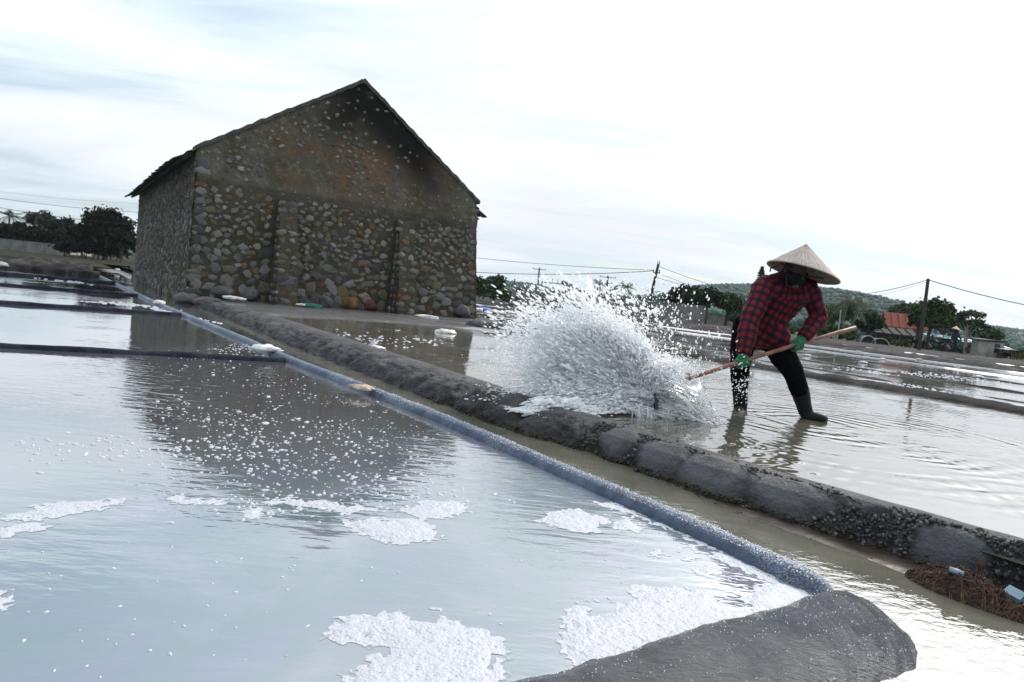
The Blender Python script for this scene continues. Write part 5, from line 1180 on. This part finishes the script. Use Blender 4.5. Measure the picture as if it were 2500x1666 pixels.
mb = MB(); mb.tube([hc-e1*.72-e2*.2, hp3(-.085, .02, -.02), hp3(-.06, .04, -.1), hp3(0, .07, -.112), hp3(.06, .04, -.1), hp3(.085, .02, -.02), hc+e1*.55-e2*.2], .006, 6); mb.tube([hc-e1*.74-e2*.2, q3(1882, 655, -.2), q3(1880, 664, -.2)], [.004, .008, .005], 6); simple('strap', (.05, .02, .025), .8, .3); link('chin_strap', mb.mesh('chin_strap'), M['strap'], hat)
# the scoop: long pole with a wooden blade at the water
HAw, HBw = HA+WR, HBd+WR
tip = HBw-TD*(np.linalg.norm(at(2090, 800, PY+.05)-HBw)); foot = HAw+TD*.86
sc = empty('water_scoop', foot, 'long wooden handled water scoop held by the worker in both green gloves', 'scoop')
simple('pole_red', (.19, .085, .055), .5, .4, 14, bump=.3); simple('wet_wood', (.03, .022, .018), .35, .5, 9)
mb = MB(); pp = [tip*(1-t)+foot*t-foot+np.array([0, 0, .012*math.sin(t*math.pi)]) for t in np.linspace(0, 1, 14)]; mb.tube(pp, [.0155+.0012*math.sin(i*1.7) for i in range(14)], 10); mb.build('handle', M['pole_red'], sc, True)
bd = np.cross(TD, [0, 0, 1.]); bd /= np.linalg.norm(bd); bu = np.cross(bd, TD)
mb = MB(); V = []
for a, b in ((-.24, -.17), (.24, -.17), (.21, .06), (-.21, .06)):
    for th_ in (-.014, .014): V.append(bd*a+np.array([0, 0, 1.])*b*.75+TD*(th_+.10*abs(a)))
mb.add(V, [(0, 2, 4, 6), (1, 7, 5, 3), (0, 1, 3, 2), (2, 3, 5, 4), (4, 5, 7, 6), (6, 7, 1, 0)]); mb.tube([np.zeros(3)-TD*.16, np.array([0, 0, -.04])], .02, 8); mb.build('blade', M['wet_wood'], sc)

# ------------------------------------------------------------------ the splash
n = NM('splash_white')
tr = n.N('ShaderNodeBsdfTranslucent'); tr.inputs[0].default_value = (.97, .98, .985, 1); ms = n.N('ShaderNodeMixShader'); ms.inputs[0].default_value = .7
n.p(base=(.975, .98, .985), rough=.25, spec=.5); n.L(n.b.outputs[0], ms.inputs[1]); n.L(tr.outputs[0], ms.inputs[2]); n.L(ms.outputs[0], n.out.inputs[0]); M['splash'] = n.m
n = NM('splash_clear'); n.p(base=(.96, .98, .98), rough=.02, ior=1.33, trans=1.0); M['splash_clear'] = n.m
rs = np.random.RandomState(21)
SRC = at(1625, 985, 4.55)
def drops(P, R, stretch, D, seed, ico=ICO1):
    rs = np.random.RandomState(seed); k = len(P); D = D/(np.linalg.norm(D, axis=1, keepdims=True)+1e-9); a = np.cross(D, rs.normal(size=(k, 3))); a /= np.linalg.norm(a, axis=1, keepdims=True)+1e-9; b = np.cross(D, a)
    V0, F0 = ico; V0 = V0*(1-.0*V0[:, :1]); s = stretch[:, None]
    taper = (1-.35*V0[None, :, 0])          # one end drawn out
    V = (V0[None, :, 0]*s)[..., None]*D[:, None]*R[:, None, None]+(V0[None, :, 1]*taper*rs.uniform(.6, 1.3, (k, 1)))[..., None]*a[:, None]*R[:, None, None]+(V0[None, :, 2]*taper*rs.uniform(.6, 1.3, (k, 1)))[..., None]*b[:, None]*R[:, None, None]+P[:, None]
    F = (F0[None]+(np.arange(k)*len(V0))[:, None, None]).reshape(-1, 3); return V.reshape(-1, 3), F
def cloud(c, ax, n_, rmu, rsd, st, depth, seed, power=.5, mat='splash', dirmix=1.0, ico=ICO1, extra=(0, 0, 0)):
    """drops thrown out of the scoop: c centre px, ax half-size px, depth half-size m"""
    rs = np.random.RandomState(seed); u = rs.normal(size=(n_, 3)); u /= np.linalg.norm(u, axis=1, keepdims=True); u *= (rs.uniform(0, 1, n_)**power)[:, None]
    k = 4.62/FPX; C = at(c[0], c[1], 4.62+c[2]); P = C+np.stack([u[:, 0]*ax[0]*k, u[:, 1]*depth, -u[:, 2]*ax[1]*k], 1)
    P[:, 2] = np.maximum(P[:, 2], .11); D = (P-SRC)*dirmix+np.array(extra)+rs.normal(0, .17, (n_, 3)); R = np.exp(rs.normal(math.log(rmu), rsd, n_)); S_ = st*rs.uniform(.6, 1.5, n_)
    return drops(P, R, S_, D, seed+1, ico)
parts_ = []
EX = (-.25, 0, .03)
FAN = np.array([(1350, 1108), (1285, 1075), (1235, 1020), (1200, 940), (1192, 860), (1215, 790), (1285, 752), (1365, 745), (1440, 742), (1510, 778), (1580, 840), (1640, 895), (1680, 890)], float)
JETS = []; rj = np.random.RandomState(33); PJ = []; DJ = []; RJ = []; SJ = []
for k in range(165):          # every jet leaves the blade on its own arc and breaks up toward its end
    u = rj.uniform(0, 1)**.9*(len(FAN)-1); a = int(min(u, len(FAN)-2)); E = FAN[a]*(1-(u-a))+FAN[a+1]*(u-a)
    L = rj.uniform(.62, 1.02) if k % 4 else rj.uniform(.9, 1.12); up = 1 if E[1] < 960 else .4
    s0 = np.array([rj.uniform(1500, 1640), rj.uniform(955, 1010)]); E = s0+(E-s0)*L; dep = rj.normal(0, .11)-(.34 if E[1] > 1000 else .2 if E[1] > 950 else 0); cnt = int(rj.uniform(180, 520)*(1 if u < 9 else .55)); t = rj.beta(1.7, 1.5, cnt)*1.04
    JETS.append((s0, E, dep, 0)); bow = rj.uniform(.03, .10)*up; JETS[-1] = (s0, E, dep, bow); W0 = at(*s0, 4.55); W1 = at(E[0], E[1], 4.6+dep)
    ctr = W0[None]*(1-t)[:, None]+W1[None]*t[:, None]+np.stack([t*0, t*0, bow*4*t*(1-t)], 1)
    lat = rj.normal(size=(cnt, 3))*(.010+.042*t**1.3)[:, None]*rj.uniform(.6, 1.5)
    PJ.append(ctr+lat); d_ = (W1-W0)[None]+np.stack([t*0, t*0, bow*4*(1-2*t)], 1); DJ.append(d_/np.linalg.norm(d_, axis=1, keepdims=True)+rj.normal(0, .12, (cnt, 3)))
    RJ.append(np.exp(rj.normal(math.log(.0034), .45, cnt))*(1.1-.4*t)); SJ.append(rj.uniform(1.6, 5.5, cnt)*(1.1-.4*t))
PJ = np.concatenate(PJ); PJ[:, 2] = np.maximum(PJ[:, 2], .12); parts_.append(drops(PJ, np.concatenate(RJ), np.concatenate(SJ), np.concatenate(DJ), 401))
parts_.append(cloud((1350, 1030, -.44), (105, 58), 2600, .0036, .5, 5.0, .12, 307, .6, extra=(-.5, -.3, -.22)))
parts_.append(cloud((1450, 930, -.02), (130, 95), 3400, .0040, .5, 4.0, .13, 301, .5, extra=EX))
parts_.append(cloud((1400, 880, -.02), (150, 125), 2600, .0036, .5, 4.0, .22, 302, .6, extra=EX))
parts_.append(cloud((1430, 860, 0), (260, 200), 2400, .0026, .5, 2.6, .33, 309, .7, extra=EX))
V = np.concatenate([p[0] for p in parts_]); o_ = 0; Fs = []
for p in parts_: Fs.append(p[1]+o_); o_ += len(p[0])
tag(link('splash', mesh_from('splash', V, np.concatenate(Fs), True), M['splash']), 'big white burst of flung brine above the kerb', 'splash', kind='stuff')
# fine mist hanging in the heart of the burst
V, F = ICO3; bm_ = bmesh.new(); bmesh.ops.create_icosphere(bm_, subdivisions=4, radius=1.0); V = np.array([v.co[:] for v in bm_.verts]); F = np.array([[v.index for v in f.verts] for f in bm_.faces]); bm_.free()
C0 = at(1425, 890, 4.58); k_ = 4.6/FPX; P = V*(1+.35*fbm(V*1.6, 410, 4)[:, None])*np.array([185*k_, .24, 150*k_]); P[:, 2] -= .22*P[:, 0]*0; P = P+C0; P[:, 2] = np.maximum(P[:, 2], .14)
n = NM('mist'); n.nt.nodes.remove(n.b); pv = n.N('ShaderNodeVolumePrincipled'); pv.inputs['Color'].default_value = (.99, .995, 1.0, 1); pv.inputs['Anisotropy'].default_value = .6
gx_ = n.N('ShaderNodeVectorMath'); gx_.operation = 'SUBTRACT'; n.L(n.obj(), gx_.inputs[0]); gx_.inputs[1].default_value = tuple(C0); gs = n.mapping(gx_.outputs[0], scale=(1/(185*k_), 1/.24, 1/(150*k_))); ln = n.N('ShaderNodeVectorMath'); ln.operation = 'LENGTH'; n.L(gs, ln.inputs[0])
fall = n.rng(ln.outputs['Value'], 1.0, .25); wsp = n.rng(n.noise(7, 5, .65, vec=n.mapping(n.obj(), rot=(0, .5, 0), scale=(.45, 1, 1.4))), .40, .66)
n.L(n.math('MULTIPLY', n.math('MULTIPLY', fall, wsp), MIST), pv.inputs['Density']); n.L(pv.outputs[0], n.out.inputs['Volume'])
tag(link('mist', mesh_from('mist', P, F, True), n.m), 'fine white mist inside the burst of brine', 'mist', kind='stuff')
# loose spray round it
sp = [cloud((1390, 760, .1), (230, 95), 420, .0052, .4, 2.6, .5, 311, .9, extra=(-.3, 0, .05)), cloud((1600, 760, .2), (190, 110), 420, .0040, .45, 1.5, .5, 312, .8, extra=(0, 0, .3)), cloud((1810, 945, -.1), (55, 80), 150, .0026, .4, 1.5, .25, 313, .8, extra=(0, 0, 1)), cloud((1700, 900, 0), (150, 120), 420, .0035, .45, 1.5, .4, 314, .8, extra=(0, 0, .6)), cloud((1260, 820, 0), (90, 110), 200, .005, .4, 3., .4, 315, .8, extra=EX), cloud((1655, 1010, -.02), (105, 55), 1500, .0030, .5, 2.2, .14, 318, .7, extra=(.2, 0, .2)), cloud((1420, 720, .1), (190, 55), 500, .0036, .5, 2.4, .4, 319, .9, extra=(-.2, 0, .2)), cloud((1620, 690, .2), (110, 60), 70, .004, .35, 1.4, .4, 316, .8)]
V = np.concatenate([p[0] for p in sp]); o_ = 0; Fs = []
for p in sp: Fs.append(p[1]+o_); o_ += len(p[0])
tag(link('spray', mesh_from('spray', V, np.concatenate(Fs), True), M['splash']), 'loose droplets flying around the burst and before the worker', 'spray', kind='stuff')
# ligaments: drawn-out ropes and sheets of brine along the jets
mbl = MB(); mbk = MB()
for k in range(2000):
    s0, E, dep, bow = JETS[rs.randint(len(JETS))]; t0 = rs.uniform(.02, .85); t1 = min(1.02, t0+rs.uniform(.08, .26)); W0 = at(*s0, 4.55); W1 = at(E[0], E[1], 4.6+dep); o3 = rs.normal(0, .022+.03*t0, 3); d3 = rs.normal(0, .012, 3); pts = []
    for i, t in enumerate(np.linspace(t0, t1, 6)):
        p = W0*(1-t)+W1*t+np.array([0, 0, bow*4*t*(1-t)])+o3+d3*i/5+rs.normal(0, .002, 3); p[2] = max(p[2], .12); pts.append(p)
    r0 = rs.uniform(.0016, .0042); (mbk if k % 5 < 2 else mbl).tube(pts, [max(.0005, r0*math.sin(math.pi*(.06+.88*i/5))*rs.uniform(.5, 1.5)) for i in range(6)], 4)
tag(mbk.build('clear_ropes', M['splash_clear'], None, True), 'clear ropes of brine threading the burst', 'splash', kind='stuff'); tag(mbl.build('water_ropes', M['splash'], None, True), 'long white ropes of brine streaking through the burst', 'splash', kind='stuff')
# curtain of drawn-out strands on the right of the burst, and its crown at the water
mbw = MB(); mbc = MB()
def strand(mb, pts, r0):
    pts = np.array(pts); m = len(pts); mb.tube(list(pts), [max(.0006, r0*math.sin(math.pi*(.08+.84*i/(m-1)))*rs.uniform(.6, 1.4)) for i in range(m)], 4)
for k in range(520):
    f = rs.uniform(0, 1); dep = rs.normal(0, .10)
    a = np.array([1590+rs.normal(0, 14)+150*f*0, 900+rs.normal(0, 18)+f*70]); e = np.array([1600+190*f**.6+rs.normal(0, 14), 985+75*f+rs.normal(0, 14)]); c = np.array([(a[0]+e[0])/2+48*(1-f*.4), (a[1]+e[1])/2-48*(1-f)])
    t0 = rs.uniform(0, .7); t1 = t0+rs.uniform(.12, .42); pts = []
    for t in np.linspace(t0, min(1, t1), 6): p = a*(1-t)**2+2*c*t*(1-t)+e*t*t; pts.append(at(p[0]+rs.normal(0, 1.2), p[1]+rs.normal(0, 1.2), 4.62+dep))
    strand(mbc if k % 2 else mbw, pts, rs.uniform(.0022, .0055))
for k in range(420):
    f = rs.uniform(0, 1); x = 1540+230*f+rs.normal(0, 8); y0 = 1040+38*f; h = rs.uniform(10, 75)*math.sin(math.pi*min(1, .25+f*.75)); lean = rs.normal(6, 10); Yd = 4.5+rs.normal(0, .07)+.25*f
    p0 = at(x, y0, Yd); p2 = at(x+lean, y0-h, Yd); pts = [p0*(1-t)+p2*t+np.array([.02*math.sin(t*3), 0, 0]) for t in np.linspace(0, 1, 5)]; strand(mbw if k % 2 else mbc, pts, rs.uniform(.0025, .0065))
for k in range(260):      # glassy scoop-side sheet streaks running back to the blade
    f = rs.uniform(0, 1); a = np.array([1500+rs.normal(0, 10), 950+50*f]); e = np.array([1640+80*rs.rand(), 985+70*f]); c = (a+e)/2+np.array([0, -22*(1-f)]); t0 = rs.uniform(0, .6); pts = []
    for t in np.linspace(t0, t0+.35, 5): p = a*(1-t)**2+2*c*t*(1-t)+e*t*t; pts.append(at(p[0], p[1], 4.56+rs.normal(0, .005)-.1*f))
    strand(mbc if k % 3 else mbw, pts, rs.uniform(.002, .006))
tag(mbw.build('water_strands', M['splash'], None, True), 'white strands of water falling at the right of the burst', 'splash', kind='stuff')
tag(mbc.build('water_curtain', M['splash_clear'], None, True), 'clear curtain of water strands between scoop and worker', 'splash', kind='stuff')
# the thin sheet itself: an open curved film of water with thickness
ns_, nr_ = 40, 18; V = []
for lay in (0, 1):
    for i in range(ns_):
        t = i/(ns_-1)
        for j in range(nr_):
            w = j/(nr_-1); a = np.array([1585, 905+85*w]); e = np.array([1742-40*w, 1030+15*w]); c = np.array([1735-70*w, 880+95*w]); p = a*(1-t)**2+2*c*t*(1-t)+e*t*t
            P = at(p[0], p[1], 4.60+.06*math.sin(t*5+w*3)+.03*math.sin(w*9+t*14)+lay*.004); P = P+.006*np.array([fbm(np.array([t*14, w*9, 0.]), 221), 0, fbm(np.array([t*14, w*9, 4.]), 222)]); V.append(P)
F1 = [tuple(q) for q in grid_faces(ns_, nr_)]; F2 = [tuple(np.array(q)[::-1]+ns_*nr_) for q in F1]; B = []
for i in range(ns_-1): a, b = i*nr_, (i+1)*nr_; B += [(a+ns_*nr_, b+ns_*nr_, b, a)[::-1], (a+nr_-1, b+nr_-1, b+nr_-1+ns_*nr_, a+nr_-1+ns_*nr_)[::-1]]
for j in range(nr_-1): B += [(j, j+1, j+1+ns_*nr_, j+ns_*nr_)[::-1], ((ns_-1)*nr_+j+1, (ns_-1)*nr_+j, (ns_-1)*nr_+j+ns_*nr_, (ns_-1)*nr_+j+1+ns_*nr_)[::-1]]
tag(link('water_film', mesh_from('water_film', V, F1+F2+B, True), M['splash_clear']), 'thin clear sheet of water arching down beside the worker\'s boot', 'splash', kind='stuff')

# ------------------------------------------------------------------ bags, salt heaps, debris
def on(px, py, z): return gp(px, py, z)
rag('plastic_bag', on(880, 948, .05), .062, 'tan_rag', 'tan and white crumpled bag lying across the thin blue ridge', 'bag', 160, (1.5, .8, .42), rz=-.2)
rag('plastic_bag', on(652, 853, .05), .095, 'white_plastic', 'white crumpled bag on the blue ridge at the nearest cross dike', 'bag', 162, (1.5, .8, .45), rz=-.2)
rag('plastic_bag', on(388, 740, .05), .085, 'white_plastic', 'small white bag on the far blue ridge beside the barn corner', 'bag', 164, (1.2, .8, .6))
rag('plastic_bag', on(920, 850, .13), .075, 'white_plastic', 'white torn scrap standing on the crest of the big kerb', 'bag', 166, (1.6, .6, .3), rz=-.6)
mb = MB(); c0 = on(908, 848, .13); mb.add([c0+np.array(p) for p in ((-.04, 0, 0), (.03, .01, 0), (.02, 0, .09), (-.02, .01, .06), (-.03, .02, 0), (.03, .03, 0), (.025, .012, .09), (-.018, .02, .06))], [(0, 1, 2, 3), (5, 4, 7, 6), (1, 5, 6, 2), (4, 0, 3, 7), (3, 2, 6, 7)])
tag(mb.build('plastic_scrap', M['white_plastic']), 'upright white flake next to the scrap on the big kerb', 'scrap')
rag('plastic_bag', on(1088, 812, .11), .12, 'white_plastic', 'white plastic bag floating in the barn\'s reflection', 'bag', 168, (1.4, .8, .45))
simple('salt_heap', (.42, .42, .43), .7, .12, 12, bump=.5)
for i, (px, py, r_, lab) in enumerate([(2095, 859, .17, 'small salt heap on the dike right of the worker\'s boot'), (2117, 865, .17, 'second small salt heap near the worker'), (2154, 877, .17, 'tan and white bag on the dike below the orange roof'), (2107, 885, .17, 'white lump in the mirror pan nearest the worker'), (2243, 878, .18, 'white heap at the foot of the right hand pole'), (2388, 921, .2, 'pale flat heap at the right pan edge'), (2326, 869, .25, 'white sack at the far worker\'s feet'), (1970, 868, .17, 'white heap just right of the worker\'s knee'),
        (4, 648, .3, 'tall white salt heap at the left picture edge'), (135, 643, .3, 'white salt heap far left of the barn'), (160, 645, .26, 'second white salt heap beside it, far left'), (287, 660, .2, 'tiny white patch next to the barn wall')]):
    P = on(px, py, .12); rag('salt_heap', P, r_*.45, 'salt_heap', lab, 'salt heap', 170+i, (1.2, 1, .8) if i > 7 else (1.3, .9, .4), amp=.25)
rag('blue_plastic', on(1181, 757, .14), .22, 'blue_plastic', 'crumpled blue plastic sheet just right of the barn corner', 'plastic sheet', 190, (1.4, .9, .5)); rag('plastic_bag', on(1163, 758, .14), .18, 'white_plastic', 'white bag beside the blue plastic sheet', 'bag', 191)
for i, (px, py, r_) in enumerate([(1215, 764, .16), (1240, 762, .14), (1206, 760, .12)]): rag('plastic_bag', on(px, py, .14), r_, 'white_plastic', ['pale scrap right of the blue plastic sheet', 'farthest right pale scrap near the blue sheet', 'tiny pale scrap above the blue sheet'][i], 'bag', 192+i)
for i in range(7):
    px, py = [(1170, 793), (1200, 797), (1228, 800), (1255, 804), (1280, 808), (1303, 812), (1185, 790)][i]; boulder('rubble', on(px, py, .16), .17, 'boulder_grey', ['first grey lump of the rubble dike by the barn', 'second lump of the rubble dike by the barn', 'third lump of the rubble dike', 'middle lump of the rubble dike', 'fifth lump of the rubble dike', 'last lump of the rubble dike beside the splash', 'lump touching the barn corner'][i], 230+2*i, (1.6, 1, .6))
# netting and weed heap at bottom right
nb = gp(2365, 1462, -.01)
heap = empty('netting_heap', nb, 'brown matted netting and weed heap at the foot of the broken kerb', 'debris')
simple('net_brown', (.04, .02, .012), .8, .6, 40, bump=.8); simple('net_dark', (.02, .011, .008), .8, .5, 40, bump=.8); simple('net_tan', (.085, .045, .027), .8, .5, 50)
V = []; nx_, ny_ = 70, 46; A_ = np.linspace(-1, 1, nx_); B_ = np.linspace(-1, 1, ny_); AA, BB = np.meshgrid(A_, B_, indexing='ij')
dr = S(0, -1)[:2]; ac = S(1, 0)[:2]
r2 = AA**2+BB**2; hh = np.clip(1-r2, 0, 1)**.7*(.06+.055*fbm(np.stack([AA*2.6, BB*2.6, AA*0], -1), 240))+.035*fbm(np.stack([AA*7, BB*7, AA*0], -1), 241)*np.clip(1-r2, 0, 1)-.03*np.clip(r2, 0, 1)
X_ = AA[..., None]*dr*.22+BB[..., None]*ac*.09
W = np.concatenate([X_, hh[..., None]], -1).reshape(-1, 3); link('matted_mound', mesh_from('matted_mound', W, grid_faces(nx_, ny_)[:, ::-1], True), M['net_dark'], heap)
def hmap(a, b): i = int(np.clip((a+1)/2*(nx_-1), 0, nx_-1)); j = int(np.clip((b+1)/2*(ny_-1), 0, ny_-1)); return W.reshape(nx_, ny_, 3)[i, j]
mbs = [MB(), MB()]
for k in range(1300):
    a, b = rs.uniform(-.95, .9), rs.uniform(-.9, .9); ang = rs.normal(0, .9); pts = []
    for i in range(6): pts.append(hmap(a, b)+np.array([0, 0, .003+abs(rs.normal(0, .006))])); ang += rs.normal(0, .5); a += .085*math.cos(ang); b += .16*math.sin(ang)
    mbs[k % 3 == 0].tube(pts, rs.uniform(.0008, .0026), 4)
link('brown_strands', mbs[0].mesh('brown_strands'), M['net_brown'], heap)['kind'] = 'stuff'; link('tan_strands', mbs[1].mesh('tan_strands'), M['net_tan'], heap)['kind'] = 'stuff'
mb = MB(); t_ = gp(2390, 1412, .05)-nb
for k in range(26): e = t_+np.array([rs.normal(0, .006), rs.normal(0, .006), .055+rs.normal(0, .008)]); mb.tube([t_+np.array([rs.normal(0, .014), rs.normal(0, .014), -.02]), (t_+e)/2+rs.normal(0, .004, 3), e], [.0025, .002, .0012], 5)
link('frayed_tuft', mb.mesh('frayed_tuft'), M['net_tan'], heap)
# loose weed along the kerb foot
k = 2600; tt = rs.uniform(.3, 2.2, k); off = np.abs(rs.normal(0, .055, k)); Pk = np.array([S(float(kL(t))-o_2, t, -.012) for t, o_2 in zip(tt, off)]); scatter_ico('loose_weed', Pk+rs.normal(0, .003, Pk.shape), rs.uniform(.002, .007, k), 11, M['net_dark'], kerb, flat=.6)
simple('pale_tube', (.2, .23, .3), .35, .1); simple('blue_pale', (.06, .12, .165), .8, .25, 8); 
def px3(x, y, z): return gp(x, y, z)
mb = MB(); mb.tube([px3(2318, 1390, .075), px3(2352, 1402, .07)], .0095, 10); tag(mb.build('plastic_tube', M['pale_tube'], None, True), 'short pale blue plastic tube lying on top of the netting heap', 'tube')
a0, b0 = px3(2448, 1442, .055), px3(2490, 1465, .05); mb = MB(); dv = b0-a0; up = np.array([0, 0, .045]); bk = S(.05, 0, 0)
mb.add([a0, b0, b0+up*-.9, a0-up*.7, a0+bk+up*.25, b0+bk+up*.25, b0+bk-up*.5, a0+bk-up*.5], [(0, 3, 2, 1), (0, 1, 5, 4), (1, 2, 6, 5), (2, 3, 7, 6), (3, 0, 4, 7), (4, 5, 6, 7)]); tag(mb.build('plastic_box', M['blue_pale']), 'pale blue broken plastic box at the right end of the netting heap', 'box')
# shallow silt at the kerb foot
tsil = np.linspace(-1.4, 2.6, 110); fs_ = np.linspace(0, 1, 14); TT, FF = np.meshgrid(tsil, fs_, indexing='ij'); wdt = np.interp(tsil, [-1.4, .6, 1.4, 2.6], [.5, .34, .20, .05])[:, None]*(1+.35*fbm(np.stack([TT*3, TT*0, TT*0], -1), 250)); SS = kL(TT)+.06-FF*wdt; ZZ = -.006+.014*(1-FF)*(1+fbm(np.stack([SS*12, TT*12, SS*0], -1), 251))-.014*FF**2
Wl = np.stack([SS*UV[0]+TT*VV[0], SS*UV[1]+TT*VV[1], ZZ], -1); simple('silt', (.030, .021, .015), .4, .5, 9, bump=.5); tag(link('silt', mesh_from('silt', Wl.reshape(-1, 3), grid_faces(110, 14), True), M['silt']), kind='structure')

# ------------------------------------------------------------------ the far worker with the motorbike
fw0 = base(2327, 40, .24); r = empty('person', fw0, 'distant worker in dark clothes and pale conical hat beside the motorbike', 'person')
mb = MB(); limb(mb, [((-.09, 0, 0), .06), ((-.08, 0, .4), .075), ((-.05, 0, .72), .1)]); limb(mb, [((.1, 0, 0), .06), ((.09, 0, .4), .075), ((.05, 0, .72), .1)]); limb(mb, [((0, 0, .68), (.1, .15)), ((.0, 0, .95), (.11, .16)), ((-.02, 0, 1.14), (.1, .17)), ((-.04, 0, 1.22), .06), ((-.05, -.02, 1.30), .08), ((-.05, -.02, 1.36), .07)])
limb(mb, [((-.16, 0, 1.12), .06), ((-.24, -.05, .88), .05), ((-.22, -.1, .66), .04)]); limb(mb, [((.15, 0, 1.12), .06), ((.26, -.02, .9), .05), ((.36, -.06, .72), .04)])
simple('navy_cloth', (.012, .02, .035), .85, .3, 9); link('body', fuse(mb, .02, 3, 'body'), M['navy_cloth'], r)
mb = MB(); mb.tube([(-.06, 0, 1.33), (-.05, 0, 1.36), (-.03, 0, 1.56)], [.25, .24, .01], 20); simple('pale_straw', (.50, .42, .34), .8, .2, 9); link('conical_hat', mb.mesh('conical_hat'), M['pale_straw'], r)
mk = empty('motorbike', base(2291, 40, .24), 'dark parked motorbike seen from behind on the rubble bank', 'motorbike', rz=.35)
simple('tyre', (.012, .012, .012), .8, .2); simple('bike_paint', (.02, .02, .03), .3, .2); simple('chrome', (.4, .4, .42), .25, .1, metal=.9)
for y in (-.6, .6):
    mb = MB(); th = np.linspace(0, 2*math.pi, 25); mb.tube([(0, y+.25*math.cos(a), .29+.25*math.sin(a)) for a in th], .045, 7, caps=False); wl = link('wheel', mb.mesh('wheel'), M['tyre'], mk)
    mb = MB()
    for a in np.linspace(0, 2*math.pi, 9)[:-1]: mb.tube([(0, y, .29), (0, y+.22*math.cos(a), .29+.22*math.sin(a))], .010, 4)
    mb.tube([(-.05, y, .29), (.05, y, .29)], .04, 8); link('rim', mb.mesh('rim'), M['chrome'], wl)
mb = MB(); limb(mb, [((0, -.72, .66), (.06, .05)), ((0, -.3, .6), (.1, .09)), ((0, .1, .45), (.1, .1)), ((0, .4, .62), (.09, .1)), ((0, .5, .86), (.1, .07))]); mb.tube([(0, .45, .85), (0, .6, .29)], .035, 6); mb.tube([(0, 0, .35), (0, -.6, .29)], .04, 6); link('frame', mb.mesh('frame', True), M['bike_paint'], mk)
mb = MB(); limb(mb, [((0, -.7, .72), (.1, .04)), ((0, -.35, .71), (.13, .05)), ((0, .08, .68), (.1, .045))]); link('seat', mb.mesh('seat', True), M['tyre'], mk)
mb = MB(); mb.tube([(-.33, .36, .98), (-.1, .48, .95), (.1, .48, .95), (.33, .36, .98)], .018, 6); mb.tube([(-.26, .38, .98), (-.3, .4, 1.16)], .01, 5); mb.tube([(.26, .38, .98), (.3, .4, 1.16)], .01, 5); link('handlebar', mb.mesh('handlebar'), M['chrome'], mk)
mb = MB(); mb.tube([(0, -.74, .6), (0, -.8, .6)], .05, 8); simple('red_lamp', (.3, .02, .02), .3, .1); link('tail_light', mb.mesh('tail_light'), M['red_lamp'], mk)
rag('sack', base(2289, 40.1, .24)+np.array([0, .1, .80]), .17, 'white_plastic', 'white sack tied on the motorbike', 'sack', 260, (1.3, 1, .8)); rag('bag', base(2283, 40.2, .24)+np.array([0, .1, 1.02]), .15, 'blue_plastic', 'blue bag perched above the white sack on the motorbike', 'bag', 262, (1, 1, .9))
st = empty('work_stand', base(2455, 38, .24), 'rickety dark stand with pale sheet top right of the hut', 'stand', rz=-.2)
MB().box((0, 0, .48), (.9, .6, .05), jitter=.03).build('top', M['grey_sheet'], st)
for x, y in ((-.35, -.22), (.35, -.22), (-.35, .22), (.35, .22)): mb = MB(); mb.tube([(x, y, -.05), (x*.85, y*.85, .48)], .035, 6); mb.build('leg', M['pole_wood'], st)
rag('net_bundle', base(2452, 38, .24)+np.array([0, 0, .12]), .2, 'black_cloth', 'dark bundle under the rickety stand', 'bundle', 264, (1.4, 1, .9))

# ------------------------------------------------------------------ repeats share a group
GROUPS = {'cross_dike': 'dark cross dikes of the left pans', 'pan_dike': 'low dikes of the right hand pans', 'boulder': 'boulders at the foot of the barn', 'rag': 'rags lying by the barn', 'broadleaf_tree': 'trees round the salt field', 'bush': 'bushes round the salt field',
          'undergrowth': 'low growth before the far houses', 'grass_tuft': 'dry grass on the far bank', 'palm_tree': 'palms in the distance', 'utility_pole': 'poles along the salt field', 'power_line': 'wires strung between the poles', 'block_wall': 'grey block walls behind the splash',
          'plastic_bag': 'bags and scraps lying on the dikes', 'salt_heap': 'small heaps of salt left on the pans', 'rubble': 'lumps of the rubble dike', 'tarpaulin_cover': 'arched covers on the far bank'}
for o in list(bpy.data.objects):
    g_ = GROUPS.get(o.name.split('.')[0])
    if g_ and o.parent is None and o.get('category'): o['group'] = g_

# ------------------------------------------------------------------ haze
n = NM('haze'); n.nt.nodes.remove(n.b); pv = n.N('ShaderNodeVolumePrincipled'); pv.inputs['Color'].default_value = (.80, .90, 1.0, 1); pv.inputs['Density'].default_value = HAZE; pv.inputs['Anisotropy'].default_value = .2; n.L(pv.outputs[0], n.out.inputs['Volume'])
hz = MB().box((0, 290, 29), (1900, 1240, 61)).build('haze', n.m); tag(hz, kind='stuff', label='pale air over the salt fields', cat='haze')
